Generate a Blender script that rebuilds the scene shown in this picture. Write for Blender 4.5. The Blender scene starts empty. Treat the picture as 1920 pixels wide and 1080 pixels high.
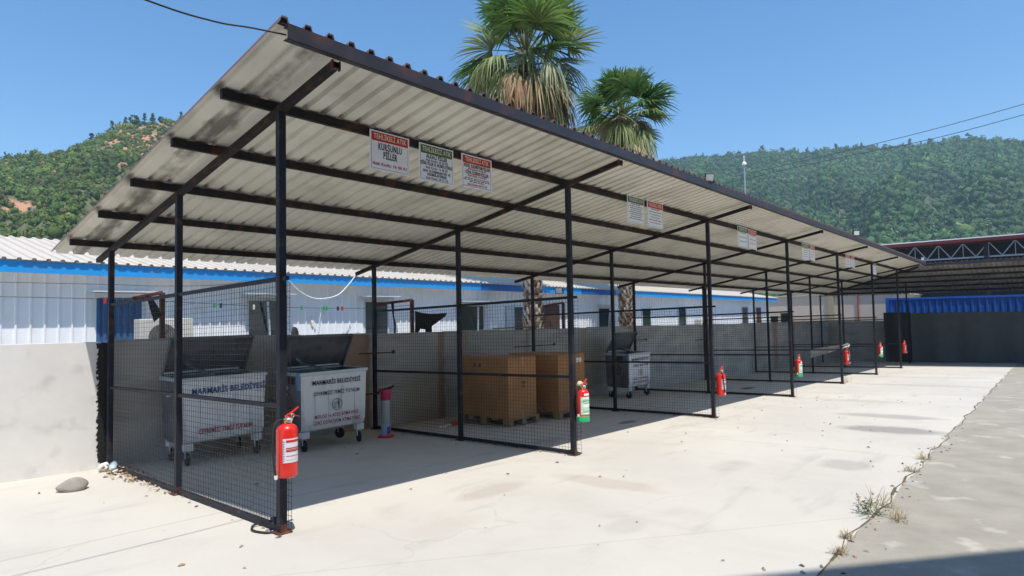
import bpy, bmesh, math, random
import numpy as np
from mathutils import Vector, Matrix
random.seed(7); np.random.seed(7)
S = bpy.context.scene
COL = S.collection
PI = math.pi
# ------------------------------------------------------------------ site
GX, GY = -0.0291, -0.0257
def G(x, y):
    return GX*max(-70, min(70, x)) + GY*max(-70, min(70, y))
SL, RX = -0.1921, -0.0053
def RZ(x, y):                       # line of the rafters' height over the site
    return 3.4 + SL*y + RX*x
XS = [0, 3.919, 8.205, 12.668, 17.238, 21.873, 26.541]
YM, YB = 2.028, 4.095
SUN = Vector((0.175, 0.40, -1.0)).normalized()
# ------------------------------------------------------------------ helpers
class MB:
    def __init__(s): s.v = []; s.f = []; s.m = []; s.c = {}
    def add(s, vs, fs, m=0):
        o = len(s.v); s.v += [tuple(p) for p in vs]
        s.f += [tuple(i+o for i in f) for f in fs]; s.m += [m]*len(fs); return s
    def hexa(s, p, m=0):
        return s.add(p, [(0,3,2,1),(4,5,6,7),(0,1,5,4),(1,2,6,5),(2,3,7,6),(3,0,4,7)], m)
    def box(s, x0, y0, z0, x1, y1, z1, m=0):
        return s.hexa([(x0,y0,z0),(x1,y0,z0),(x1,y1,z0),(x0,y1,z0),(x0,y0,z1),(x1,y0,z1),(x1,y1,z1),(x0,y1,z1)], m)
    def bar(s, a, b, w, h, m=0, up=(0,0,1)):
        a = Vector(a); b = Vector(b); d = (b-a).normalized(); u = Vector(up)
        if abs(d.dot(u)) > .97: u = Vector((0,1,0))
        r = d.cross(u).normalized(); u = r.cross(d).normalized()
        r *= w/2; u *= h/2
        return s.hexa([a-r-u, a+r-u, b+r-u, b-r-u, a-r+u, a+r+u, b+r+u, b-r+u], m)
    def tube(s, pts, rad, n=8, m=0, cap=True):
        pts = [Vector(p) for p in pts]; N = len(pts)
        rr = rad if hasattr(rad, '__len__') else [rad]*N
        o = len(s.v); prev = None
        for i, p in enumerate(pts):
            d = (pts[min(i+1,N-1)] - pts[max(i-1,0)]).normalized()
            if prev is None:
                u = Vector((0,0,1)) if abs(d.z) < .9 else Vector((1,0,0))
            else: u = prev
            r = d.cross(u).normalized(); u = r.cross(d).normalized(); prev = u
            for k in range(n):
                a = 2*PI*k/n; q = p + (r*math.cos(a)+u*math.sin(a))*rr[i]; s.v.append(tuple(q))
        for i in range(N-1):
            for k in range(n):
                a = o+i*n+k; b = o+i*n+(k+1)%n
                s.f.append((a, b, b+n, a+n)); s.m.append(m)
        if cap:
            s.f.append(tuple(o+k for k in range(n))[::-1]); s.m.append(m)
            s.f.append(tuple(o+(N-1)*n+k for k in range(n))); s.m.append(m)
        return s
    def lathe(s, prof, c=(0,0,0), n=20, m=0, a0=0, a1=2*PI):
        full = abs(a1-a0-2*PI) < 1e-6; K = n if full else n+1; o = len(s.v)
        for r, z in prof:
            for k in range(K):
                a = a0+(a1-a0)*k/n
                s.v.append((c[0]+r*math.cos(a), c[1]+r*math.sin(a), c[2]+z))
        for i in range(len(prof)-1):
            for k in range(n):
                a = o+i*K+k; b = o+i*K+(k+1) % K
                s.f.append((a, b, b+K, a+K)); s.m.append(m)
        return s
    def build(s, name, mats, parent=None, smooth=False, bevel=0):
        me = bpy.data.meshes.new(name); me.from_pydata(s.v, [], s.f)
        for mt in (mats if isinstance(mats, (list, tuple)) else [mats]): me.materials.append(mt)
        if any(s.m): me.polygons.foreach_set('material_index', s.m)
        if smooth: me.polygons.foreach_set('use_smooth', [True]*len(s.f))
        me.update()
        o = bpy.data.objects.new(name, me); COL.objects.link(o)
        if parent is not None: o.parent = parent
        if bevel:
            b = o.modifiers.new('bevel', 'BEVEL'); b.width = bevel; b.segments = 2; b.limit_method = 'ANGLE'
        return o
def tag(o, label=None, cat=None, group=None, kind=None):
    if label: o['label'] = label
    if cat: o['category'] = cat
    if group: o['group'] = group
    if kind: o['kind'] = kind
    return o
def thing(name, label, cat, loc=(0,0,0), rz=0, group=None):
    o = bpy.data.objects.new(name, None); COL.objects.link(o)
    o.location = loc; o.rotation_euler = (0,0,rz); o.empty_display_size = .1
    return tag(o, label, cat, group)
def copy_tree(o, parent=None):
    c = o.copy(); COL.objects.link(c)
    if parent is not None: c.parent = parent
    for ch in [x for x in COL.objects if x.parent == o]: copy_tree(ch, c)
    return c
# ------------------------------------------------------------------ materials
def nd(nt, t, **k):
    n = nt.nodes.new(t)
    for a, b in k.items(): setattr(n, a, b)
    return n
def mat(name, col, rough=.6, metal=0, var=.12, scale=6, col2=None, mixlo=.45, mixhi=.62, s2=3, bump=0, bscale=60, spec=.5, stretch=None, coat=0):
    m = bpy.data.materials.new(name); m.use_nodes = True; nt = m.node_tree; L = nt.links
    p = nt.nodes['Principled BSDF']; p.inputs['Roughness'].default_value = rough; p.inputs['Metallic'].default_value = metal
    p.inputs['Specular IOR Level'].default_value = spec
    if coat: p.inputs['Coat Weight'].default_value = coat
    tc = nd(nt, 'ShaderNodeTexCoord'); mp = nd(nt, 'ShaderNodeMapping'); L.new(tc.outputs['Object'], mp.inputs[0])
    if stretch: mp.inputs['Scale'].default_value = stretch
    n = nd(nt, 'ShaderNodeTexNoise'); n.inputs['Scale'].default_value = scale; n.inputs['Detail'].default_value = 6; n.inputs['Roughness'].default_value = .6
    L.new(mp.outputs[0], n.inputs['Vector'])
    mr = nd(nt, 'ShaderNodeMapRange'); mr.inputs[1].default_value = .25; mr.inputs[2].default_value = .75
    mr.inputs[3].default_value = 1-var; mr.inputs[4].default_value = 1+var; L.new(n.outputs[0], mr.inputs[0])
    base = nd(nt, 'ShaderNodeRGB'); base.outputs[0].default_value = (*col, 1); src = base.outputs[0]
    if col2:
        n2 = nd(nt, 'ShaderNodeTexNoise'); n2.inputs['Scale'].default_value = s2; n2.inputs['Detail'].default_value = 5
        L.new(mp.outputs[0], n2.inputs['Vector'])
        r2 = nd(nt, 'ShaderNodeMapRange'); r2.inputs[1].default_value = mixlo; r2.inputs[2].default_value = mixhi; L.new(n2.outputs[0], r2.inputs[0])
        mx = nd(nt, 'ShaderNodeMix', data_type='RGBA'); L.new(r2.outputs[0], mx.inputs[0]); L.new(src, mx.inputs[6]); mx.inputs[7].default_value = (*col2, 1); src = mx.outputs[2]
    vm = nd(nt, 'ShaderNodeVectorMath', operation='SCALE'); L.new(src, vm.inputs[0]); L.new(mr.outputs[0], vm.inputs['Scale'])
    L.new(vm.outputs[0], p.inputs['Base Color'])
    if bump:
        nb = nd(nt, 'ShaderNodeTexNoise'); nb.inputs['Scale'].default_value = bscale; nb.inputs['Detail'].default_value = 4; L.new(mp.outputs[0], nb.inputs['Vector'])
        b = nd(nt, 'ShaderNodeBump'); b.inputs['Strength'].default_value = bump; b.inputs['Distance'].default_value = .01
        L.new(nb.outputs[0], b.inputs['Height']); L.new(b.outputs[0], p.inputs['Normal'])
    m['c'] = 1
    return m
def leafmat(name, attr='tint', rough=.6, trans=.25):
    m = bpy.data.materials.new(name); m.use_nodes = True; nt = m.node_tree; L = nt.links
    p = nt.nodes['Principled BSDF']; p.inputs['Roughness'].default_value = rough; p.inputs['Specular IOR Level'].default_value = .3
    a = nd(nt, 'ShaderNodeAttribute', attribute_name=attr); L.new(a.outputs['Color'], p.inputs['Base Color'])
    if trans:
        t = nd(nt, 'ShaderNodeBsdfTranslucent'); L.new(a.outputs['Color'], t.inputs['Color'])
        mx = nd(nt, 'ShaderNodeMixShader'); mx.inputs[0].default_value = trans
        out = nt.nodes['Material Output']; L.new(p.outputs[0], mx.inputs[1]); L.new(t.outputs[0], mx.inputs[2]); L.new(mx.outputs[0], out.inputs[0])
    return m
M = {}
M['steel'] = mat('dark_painted_steel', (.017,.015,.014), .65, 0, .3, 12, (.075,.032,.018), .52, .70, 7, spec=.25, bump=.15, bscale=40)
M['steel_front'] = mat('blue_black_painted_steel', (.016,.017,.026), .6, 0, .3, 10, (.075,.045,.03), .56, .74, 7, spec=.3, bump=.15, bscale=40)
M['fascia_steel'] = mat('weathered_dark_fascia_steel', (.035,.03,.036), .45, 0, .3, 6, (.10,.035,.025), .55, .75, 3)
M['wire'] = mat('galvanised_wire_dark', (.032,.030,.029), .5, .1, .2, 6)
M['rust'] = mat('rusty_steel', (.09,.028,.02), .8, 0, .35, 12, (.16,.06,.03), .5, .7, 8, bump=.3)
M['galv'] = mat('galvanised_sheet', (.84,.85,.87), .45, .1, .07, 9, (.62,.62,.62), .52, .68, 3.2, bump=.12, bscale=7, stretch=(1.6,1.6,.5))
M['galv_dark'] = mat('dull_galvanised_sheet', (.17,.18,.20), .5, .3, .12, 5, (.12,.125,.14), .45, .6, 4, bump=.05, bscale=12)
M['rubber'] = mat('black_rubber', (.018,.018,.02), .7)
M['black'] = mat('black_plastic', (.015,.015,.016), .5)
M['white'] = mat('white_paint', (.78,.78,.76), .5, 0, .05)
M['red'] = mat('glossy_red_enamel', (.70,.020,.012), .32, 0, .10, 14, (.60,.03,.02), .55, .75, 9, coat=.3)
M['redsign'] = mat('red_print', (.55,.02,.025), .5, 0, .05)
M['greensign'] = mat('green_print', (.045,.14,.06), .5, 0, .05)
M['green'] = mat('bright_green_enamel', (.01,.42,.15), .35, 0, .05)
M['signwhite'] = mat('printed_board_white', (.86,.88,.93), .4, 0, .04)
M['ink'] = mat('black_ink', (.02,.02,.025), .6)
M['inkgrey'] = mat('grey_green_ink', (.10,.13,.12), .6)
M['inkblue'] = mat('blue_paint_lettering', (.015,.08,.32), .6, 0, .15, 30)
M['inkred'] = mat('faded_red_lettering', (.35,.02,.04), .6, 0, .25, 30)
M['inknavy'] = mat('navy_lettering', (.025,.035,.10), .6, 0, .2, 30)
M['cream'] = mat('cream_ink', (.75,.7,.55), .6)
M['brass'] = mat('brass', (.6,.5,.3), .35, .8)
M['card'] = mat('brown_cardboard', (.42,.205,.078), .85, 0, .12, 3, (.34,.165,.065), .45, .6, 2, bump=.05, bscale=30)
M['wood'] = mat('pallet_wood', (.30,.21,.11), .85, 0, .2, 5, stretch=(1,6,6))
M['tar'] = mat('black_tar', (.012,.012,.012), .6, 0, .3, 20, bump=.8, bscale=40)
M['stone'] = mat('grey_stone', (.30,.28,.25), .9, 0, .2, 10, bump=.5, bscale=20)
M['glass'] = mat('dark_window_glass', (.03,.045,.055), .12, 0, .1, 2, spec=.8)
M['glassgreen'] = mat('green_dark_glass', (.035,.06,.05), .2, 0, .1, 2, spec=.6)
M['frame'] = mat('white_window_frame', (.62,.66,.70), .5, 0, .05)
M['curtain'] = mat('blue_plastic_curtain', (.03,.105,.26), .5, 0, .25, 3, (.05,.15,.33), .45, .6, 2, stretch=(3,3,.6))
M['brown'] = mat('brown_door', (.10,.045,.03), .6, 0, .2, 4)
M['fabricblack'] = mat('black_cloth', (.012,.012,.014), .9, 0, .3, 6, bump=.3, bscale=20)
M['tarp'] = mat('black_tarpaulin', (.022,.022,.025), .55, 0, .3, 3, bump=.5, bscale=6)
M['tarpgrey'] = mat('grey_tarpaulin', (.075,.083,.09), .6, 0, .15, 3, bump=.6, bscale=3)
M['blue'] = mat('blue_corrugated_steel', (.012,.11,.45), .45, 0, .15, 2)
M['stucco'] = mat('beige_stucco', (.50,.42,.34), .9, 0, .05, 1)
M['darkgreen'] = mat('dark_green_plastic', (.012,.035,.018), .5)
M['orange'] = mat('orange_plastic', (.6,.16,.02), .5)
M['pink'] = mat('pink_plastic', (.62,.05,.12), .4)
M['clear'] = mat('cloudy_clear_plastic', (.42,.44,.45), .2, 0, .1, 3)
M['purple'] = mat('purple_print', (.25,.04,.22), .5)
M['bluewhite'] = mat('pale_blue_plastic', (.35,.50,.66), .3)
M['redroof'] = mat('dark_red_roof_sheet', (.20,.03,.035), .5)
M['truss'] = mat('grey_painted_truss', (.28,.31,.36), .5)
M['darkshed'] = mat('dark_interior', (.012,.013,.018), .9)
M['plaster'] = mat('grey_plaster', (.42,.40,.37), .9, 0, .05, 1)
def concrete_ground():
    m = bpy.data.materials.new('worn_pale_concrete'); m.use_nodes = True; nt = m.node_tree; L = nt.links
    p = nt.nodes['Principled BSDF']; p.inputs['Roughness'].default_value = .85; p.inputs['Specular IOR Level'].default_value = .25
    geo = nd(nt, 'ShaderNodeNewGeometry'); pos = geo.outputs['Position']
    def noise(sc, det=6, rough=.6, stretch=(1,1,1)):
        mp = nd(nt, 'ShaderNodeMapping'); mp.inputs['Scale'].default_value = stretch; L.new(pos, mp.inputs[0])
        n = nd(nt, 'ShaderNodeTexNoise'); n.inputs['Scale'].default_value = sc; n.inputs['Detail'].default_value = det; n.inputs['Roughness'].default_value = rough
        L.new(mp.outputs[0], n.inputs['Vector']); return n.outputs[0]
    def rng(src, a, b, c, d):
        r = nd(nt, 'ShaderNodeMapRange'); 
        for i, v in enumerate((a, b, c, d)): r.inputs[i+1].default_value = v
        L.new(src, r.inputs[0]); return r.outputs[0]
    def mixc(f, a, b):
        mx = nd(nt, 'ShaderNodeMix', data_type='RGBA'); L.new(f, mx.inputs[0])
        (L.new(a, mx.inputs[6]) if not isinstance(a, tuple) else setattr(mx.inputs[6], 'default_value', (*a, 1)))
        (L.new(b, mx.inputs[7]) if not isinstance(b, tuple) else setattr(mx.inputs[7], 'default_value', (*b, 1)))
        return mx.outputs[2]
    def math_(op, a, b):
        n = nd(nt, 'ShaderNodeMath', operation=op)
        for i, v in enumerate((a, b)):
            if isinstance(v, (int, float)): n.inputs[i].default_value = v
            else: L.new(v, n.inputs[i])
        return n.outputs[0]
    base = mixc(rng(noise(.35), .35, .65, 0, 1), (.60,.57,.50), (.53,.505,.45))
    base = mixc(rng(noise(.9, 7, .65, (.3,1,1)), .52, .70, 0, .5), base, (.51,.47,.42))
    base = mixc(rng(noise(1.6, 8), .56, .72, 0, .55), base, (.47,.43,.385))
    base = mixc(rng(noise(2.2, 5, .5, (.35,1.6,1)), .60, .72, 0, .45), base, (.40,.38,.36))
    base = mixc(rng(noise(11, 8, .7), .62, .76, 0, .45), base, (.36,.33,.29))
    # water and oil stains that lie where the photograph has them
    sep = nd(nt, 'ShaderNodeSeparateXYZ'); L.new(pos, sep.inputs[0]); X, Y = sep.outputs[0], sep.outputs[1]
    wob = math_('MULTIPLY', math_('SUBTRACT', noise(2.2, 4), .5), .9)
    def blob(cx, cy, rx, ry, amt, colr, b):
        u = math_('DIVIDE', math_('SUBTRACT', X, cx), rx); v = math_('DIVIDE', math_('SUBTRACT', Y, cy), ry)
        d = math_('ADD', math_('SQRT', math_('ADD', math_('MULTIPLY', u, u), math_('MULTIPLY', v, v)), 0), wob)
        return mixc(rng(d, 1.05, .6, 0, amt), b, colr)
    for s_ in ((2.0,-.42,.55,.18,.42,(.40,.33,.27)), (2.9,-1.1,.22,.75,.40,(.42,.34,.27)), (1.75,-2.02,.24,.16,.32,(.38,.36,.34)),
               (8.3,-2.75,.45,.8,.75,(.25,.235,.22)), (10.0,-2.4,.35,1.0,.55,(.27,.25,.24)), (5.2,-2.8,.35,.3,.5,(.32,.30,.28)), (4.4,-1.8,.4,.25,.3,(.38,.34,.30)),
               (14.6,1.75,.45,.16,.9,(.05,.05,.055)), (4.6,.95,.35,.2,.35,(.25,.24,.24)), (6.9,1.0,.3,.12,.7,(.10,.10,.11)),
               (17.5,-2.0,.4,2.0,.35,(.33,.30,.28)), (.9,-.9,.5,.2,.2,(.42,.36,.3)), (12.5,-1.5,.3,1.3,.3,(.36,.33,.31)),(21,-1.5,.4,2.4,.3,(.40,.36,.30))):
        base = blob(*s_, base)
    vo = nd(nt, 'ShaderNodeTexVoronoi', feature='DISTANCE_TO_EDGE'); vo.inputs['Scale'].default_value = .33
    wv = nd(nt, 'ShaderNodeVectorMath', operation='ADD'); nz = nd(nt, 'ShaderNodeTexNoise'); nz.inputs['Scale'].default_value = 3; nz.inputs['Detail'].default_value = 6; L.new(pos, nz.inputs['Vector'])
    sc_ = nd(nt, 'ShaderNodeVectorMath', operation='SCALE'); sc_.inputs['Scale'].default_value = .35; L.new(nz.outputs['Color'], sc_.inputs[0]); L.new(pos, wv.inputs[0]); L.new(sc_.outputs[0], wv.inputs[1]); L.new(wv.outputs[0], vo.inputs['Vector'])
    crk = math_('MULTIPLY', rng(vo.outputs[0], .0035, .001, 0, .14), rng(noise(.5, 3), .50, .56, 0, 1))
    base = mixc(crk, base, (.20,.18,.155))
    base = mixc(rng(noise(70, 3, .7), .62, .74, 0, .35), base, (.33,.30,.26))
    base = mixc(rng(noise(.7, 6, .7, (1,.22,1)), .58, .74, 0, .40), base, (.44,.40,.35))
    # saw joints
    def line(src, at, w, amt, colr, b):
        d = math_('ABSOLUTE', math_('SUBTRACT', math_('ADD', src, math_('MULTIPLY', wob, .02)), at), 0)
        return mixc(rng(d, w, w*.4, 0, amt), b, colr)
    for at in (.985,): base = line(Y, at, .012, .45, (.25,.23,.21), base)
    base = line(math_('ADD', Y, math_('MULTIPLY', X, .72)), -1.15, .009, .35, (.28,.26,.24), base)
    for at in (6.1, 10.5, 15, 19.5): base = line(X, at, .012, .4, (.26,.24,.22), base)
    L.new(base, p.inputs['Base Color'])
    b = nd(nt, 'ShaderNodeBump'); b.inputs['Strength'].default_value = .25; b.inputs['Distance'].default_value = .004
    L.new(noise(45, 6), b.inputs['Height']); L.new(b.outputs[0], p.inputs['Normal'])
    return m
M['ground'] = concrete_ground()
M['apron'] = mat('older_grey_concrete', (.34,.315,.26), .9, 0, .16, 2.5, (.47,.44,.38), .60, .70, 3, bump=.4, bscale=50)
def wall_mat():
    m = mat('cast_concrete_wall', (.50,.485,.46), .9, 0, .10, 1.5, (.40,.39,.37), .45, .6, 1, bump=.3, bscale=25, stretch=(1,1,3))
    nt = m.node_tree; L = nt.links; p = nt.nodes['Principled BSDF']; src = p.inputs['Base Color'].links[0].from_socket
    geo = nd(nt, 'ShaderNodeNewGeometry'); sep = nd(nt, 'ShaderNodeSeparateXYZ'); L.new(geo.outputs['Position'], sep.inputs[0])
    n = nd(nt, 'ShaderNodeTexNoise'); n.inputs['Scale'].default_value = 6; L.new(geo.outputs['Position'], n.inputs['Vector'])
    def mth(op, a, b):
        q = nd(nt, 'ShaderNodeMath', operation=op)
        for i, v in enumerate((a, b)):
            if isinstance(v, (int, float)): q.inputs[i].default_value = v
            else: L.new(v, q.inputs[i])
        return q.outputs[0]
    for cx, w, colr, amt in ((3.65,.38,(.36,.21,.12),.75), (5.55,.10,(.30,.17,.10),.7), (6.15,.16,(.42,.28,.17),.6), (5.0,.5,(.44,.42,.38),.5), (10.3,.2,(.34,.24,.15),.4), (24.6,.35,(.34,.19,.10),.7), (1.6,.3,(.34,.27,.2),.4)):
        d = mth('ADD', mth('ABSOLUTE', mth('SUBTRACT', sep.outputs[0], cx), 0), mth('MULTIPLY', mth('SUBTRACT', n.outputs[0], .5), w))
        r = nd(nt, 'ShaderNodeMapRange'); r.inputs[1].default_value = w; r.inputs[2].default_value = w*.6; r.inputs[3].default_value = 0; r.inputs[4].default_value = amt; L.new(d, r.inputs[0])
        mx = nd(nt, 'ShaderNodeMix', data_type='RGBA'); L.new(r.outputs[0], mx.inputs[0]); L.new(src, mx.inputs[6]); mx.inputs[7].default_value = (*colr, 1); src = mx.outputs[2]
    L.new(src, p.inputs['Base Color'])
    return m
M['wall'] = wall_mat()
M['wallplain'] = mat('rendered_concrete', (.70,.68,.65), .9, 0, .05, 3, (.60,.58,.55), .55, .7, 4, bump=.3, bscale=12)
def sheet_under():
    m = mat('aged_sheet_underside', (.73,.70,.605), .6, 0, .06, 4, (.58,.55,.47), .48, .70, 1.6)
    nt = m.node_tree; L = nt.links; p = nt.nodes['Principled BSDF']; src = p.inputs['Base Color'].links[0].from_socket
    geo = nd(nt, 'ShaderNodeNewGeometry'); sep = nd(nt, 'ShaderNodeSeparateXYZ'); L.new(geo.outputs['Position'], sep.inputs[0])
    def mth(op, a, b):
        q = nd(nt, 'ShaderNodeMath', operation=op)
        for i, v in enumerate((a, b)):
            if isinstance(v, (int, float)): q.inputs[i].default_value = v
            else: L.new(v, q.inputs[i])
        return q.outputs[0]
    # mould and soot bands beside the steel, with its soft shadow painted in
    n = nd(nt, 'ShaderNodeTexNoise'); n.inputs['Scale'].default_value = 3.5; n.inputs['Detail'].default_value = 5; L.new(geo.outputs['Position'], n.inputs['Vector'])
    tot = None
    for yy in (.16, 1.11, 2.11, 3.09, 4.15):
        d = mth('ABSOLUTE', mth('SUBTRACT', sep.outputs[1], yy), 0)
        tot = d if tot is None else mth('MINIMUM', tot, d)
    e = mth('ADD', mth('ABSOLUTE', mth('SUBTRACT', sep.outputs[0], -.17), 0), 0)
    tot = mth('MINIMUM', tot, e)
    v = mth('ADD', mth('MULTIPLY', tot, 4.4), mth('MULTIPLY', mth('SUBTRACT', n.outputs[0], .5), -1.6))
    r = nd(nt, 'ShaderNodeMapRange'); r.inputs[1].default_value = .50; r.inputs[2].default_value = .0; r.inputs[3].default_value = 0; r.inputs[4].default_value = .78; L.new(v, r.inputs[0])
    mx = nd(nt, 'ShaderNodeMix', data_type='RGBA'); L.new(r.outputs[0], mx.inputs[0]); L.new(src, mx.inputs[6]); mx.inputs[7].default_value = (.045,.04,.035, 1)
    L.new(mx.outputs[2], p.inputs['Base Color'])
    return m
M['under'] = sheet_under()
M['rooftop'] = mat('faded_red_roof_coating', (.19,.10,.085), .6, 0, .15, 3)
M['whitesheet'] = mat('white_roof_sheet', (.60,.54,.46), .5, 0, .08, 2, (.48,.38,.28), .62, .75, 2, stretch=(1,.3,1))
M['clad'] = mat('pale_blue_wall_cladding', (.85,.88,.91), .5, 0, .04, 2, (.78,.73,.66), .62, .75, 2)
M['fascia_blue'] = mat('bright_blue_fascia', (.022,.33,.78), .35, 0, .05, 2, (.04,.30,.70), .5, .6, 1)
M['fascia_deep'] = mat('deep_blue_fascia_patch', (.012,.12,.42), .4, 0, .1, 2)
M['hillsoil'] = None

# ------------------------------------------------------------------ ground
def axis_pts():
    a = [-1500,-800,-400,-200,-120,-70]
    return a + list(np.arange(-60, 61, 10)) + [70,120,200,400,800,1500]
def grid_sheet(xs, ys, dz, name, mt):
    b = MB(); b.v = [(x, y, G(x, y)+dz) for y in ys for x in xs]; n = len(xs)
    for j in range(len(ys)-1):
        for i in range(n-1):
            b.f.append((j*n+i, j*n+i+1, (j+1)*n+i+1, (j+1)*n+i)); b.m.append(0)
    return b.build(name, mt)
o = grid_sheet(axis_pts(), axis_pts(), 0, 'ground', M['ground']); tag(o, 'pale sunlit worn concrete yard', kind='structure')
ap = MB()
N = 60
for i in range(N):
    x0 = -8 + i*.9; x1 = x0+.9
    j = lambda x: -3.45 + .025*math.sin(x*3.1)+.02*math.sin(x*7.7+1)
    q = [(x0, -22, G(x0,-22)+.004), (x1, -22, G(x1,-22)+.004), (x1, j(x1), G(x1, j(x1))+.004), (x0, j(x0), G(x0, j(x0))+.004)]
    ap.add(q, [(0,1,2,3)])
tag(ap.build('apron', M['apron']), 'older darker grey concrete strip at right', kind='structure')
sd = MB(); sd.box(-8, -3.475, 0, -8, -3.475, 0)
sd = MB()
for i in range(90):
    x0 = -2 + i*.3; x1 = x0+.3; j = lambda x: -3.45 + .025*math.sin(x*3.1)+.02*math.sin(x*7.7+1)
    w = .003+.011*random.random()**2
    sd.add([(x0, j(x0)-w, G(x0,-3.45)+.007), (x1, j(x1)-w, G(x1,-3.45)+.007), (x1, j(x1)+w, G(x1,-3.45)+.007), (x0, j(x0)+w, G(x0,-3.45)+.007)], [(0,1,2,3)])
tag(sd.build('slab_joint', mat('dirt_filled_joint', (.12,.09,.06), .95, 0, .4, 20)), 'dark dirt joint between the two slabs', kind='structure')

# ------------------------------------------------------------------ corrugated sheets
PITCH = .174
def profile(p=PITCH, h=.032):          # one trapezoid rib
    return [(0, 0), (p*.07, h), (p*.30, h), (p*.37, 0)]
def prof_clad(p, h): return [(0, 0), (p*.03, h), (p*.15, h), (p*.18, 0)]
def corr(b, u0, u1, v0f, v1f, P, p=PITCH, h=.037, pf=None, m=0, off=0, nv=1, flip=False):
    """P(u, v, w) -> world; v0f/v1f give the ends of each strip"""
    pts = []; k = 0; u = u0
    while u < u1:
        for du, w in (pf or profile)(p, h):
            if u+du <= u1+1e-6: pts.append((u+du, w))
        u += p
    o = len(b.v)
    for (uu, w) in pts:
        a, c = v0f(uu), v1f(uu)
        for j in range(nv+1):
            b.v.append(tuple(P(uu, a+(c-a)*j/nv, w+off)))
    n = nv+1
    for i in range(len(pts)-1):
        for j in range(nv):
            q = (o+i*n+j, o+(i+1)*n+j, o+(i+1)*n+j+1, o+i*n+j+1)
            b.f.append(q[::-1] if flip else q); b.m.append(m)
    return b

# ------------------------------------------------------------------ the shelter
sh = thing('steel_shelter', 'long open shelter with black steel frame and corrugated lean-to roof over wire bays', 'shelter', (0,0,0))
H0, H1 = -.03, .045
XEND = 32.2
POSTTOP = -.075
rsrc = [random.Random(3)]
for i, x in enumerate(XS):
    for y, w in ((0,.06),(YM,.058),(YB,.058)):
        b = MB(); x_ = x
        b.hexa([(x_-w/2,y-w/2,G(x,y)-.02),(x_+w/2,y-w/2,G(x,y)-.02),(x_+w/2,y+w/2,G(x,y)-.02),(x_-w/2,y+w/2,G(x,y)-.02),
                (x_-w/2,y-w/2,RZ(x,y)+POSTTOP),(x_+w/2,y-w/2,RZ(x,y)+POSTTOP),(x_+w/2,y+w/2,RZ(x,y)+POSTTOP),(x_-w/2,y+w/2,RZ(x,y)+POSTTOP)])
        p = b.build('post', M['steel_front'], sh, bevel=.004)
        f = MB(); f.box(x-.06, y-.06, G(x,y)-.01, x+.06, y+.06, G(x,y)+.012); f.bar((x,y-.034,G(x,y)),(x,y-.034,G(x,y)+.07),.055,.004)
        f.build('foot_plate', M['rust'], p)
for x, y in ((30.9,.35),(31.2,YB)):
    b = MB(); b.bar((x,y,G(x,y)-.02),(x,y,RZ(x,y)+POSTTOP),.06,.06); b.build('post', M['steel_front'], sh)
for x in XS:
    b = MB(); y0, y1 = -.775, 4.60
    b.bar((x,y0,RZ(x,y0)-.058),(x,y1,RZ(x,y1)-.058),.058,.056)
    b.build('rafter', M['steel'], sh, bevel=.003)
    b = MB()
    y = -.78; b.bar((x-.03,y,RZ(x,y)-.03),(x-.03,y,RZ(x,y)-.10),.006,.03); b.bar((x+.03,y,RZ(x,y)-.03),(x+.03,y,RZ(x,y)-.10),.006,.03); b.bar((x-.033,y,RZ(x,y)-.088),(x+.033,y,RZ(x,y)-.088),.03,.006)
    b.build('rafter_cleat', M['rust'], sh)
def valx(y): return 27.8+(y+.8)
for y in (.10, 1.06, 2.06, 3.04, 4.10):
    b = MB(); zc = (H0+H1)/2; xe = valx(y); steps = 12; pr = random.Random(int(y*10))
    b.bar((-.43,y,RZ(-.43,y)+zc),(xe,y,RZ(xe,y)+zc),.045,H1-H0)
    b.build('purlin', M['steel'], sh, bevel=.003)
b = MB(); y = -.815                      # channel along the high edge
b.bar((-.42,y-.052,RZ(-.42,y)+.010),(valx(y),y-.052,RZ(27,y)+.010),.010,.100)
b.bar((-.42,y-.02,RZ(0,y)+.049),(valx(y),y-.02,RZ(27,y)+.049),.05,.006)
b.bar((-.42,y-.02,RZ(0,y)-.037),(valx(y),y-.02,RZ(27,y)-.037),.05,.006)
b.build('fascia', M['fascia_steel'], sh)
b = MB(); u_ = -.47                      # dark blocks added in the rib ends, standing in for their shade
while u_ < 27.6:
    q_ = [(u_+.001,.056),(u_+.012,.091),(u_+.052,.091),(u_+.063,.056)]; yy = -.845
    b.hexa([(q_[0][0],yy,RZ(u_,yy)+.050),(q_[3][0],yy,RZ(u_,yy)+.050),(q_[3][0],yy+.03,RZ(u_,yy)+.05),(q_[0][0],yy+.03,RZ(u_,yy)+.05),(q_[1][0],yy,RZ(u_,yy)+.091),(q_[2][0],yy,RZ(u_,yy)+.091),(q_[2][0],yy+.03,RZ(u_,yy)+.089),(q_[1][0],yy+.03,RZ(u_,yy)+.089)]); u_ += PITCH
cs_ = b.build('closure_strip', mat('dark_rib_end_shade', (.025,.014,.014), .9), sh); cs_['kind'] = 'stuff'
b = MB(); ys0, ys1 = -.86, 4.76
def P1(u, v, w): return (u, v, RZ(u, v)+.056+w)
v0 = lambda u: max(ys0, u-27.8-.8); v1 = lambda u: ys1
corr(b, -.47, 33.4, v0, v1, P1, m=0, nv=8, flip=False)
o2 = MB(); corr(o2, -.47, 33.4, v0, v1, P1, m=1, off=.003, nv=8)
b.add(o2.v, o2.f, 1)
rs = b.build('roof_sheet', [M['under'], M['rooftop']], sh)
rs['label'] = 'corrugated sheet, grimy off-white below and faded red above'
b = MB()
for i in range(10):                       # sheet laps: one extra rib edge doubled
    pass
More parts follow.
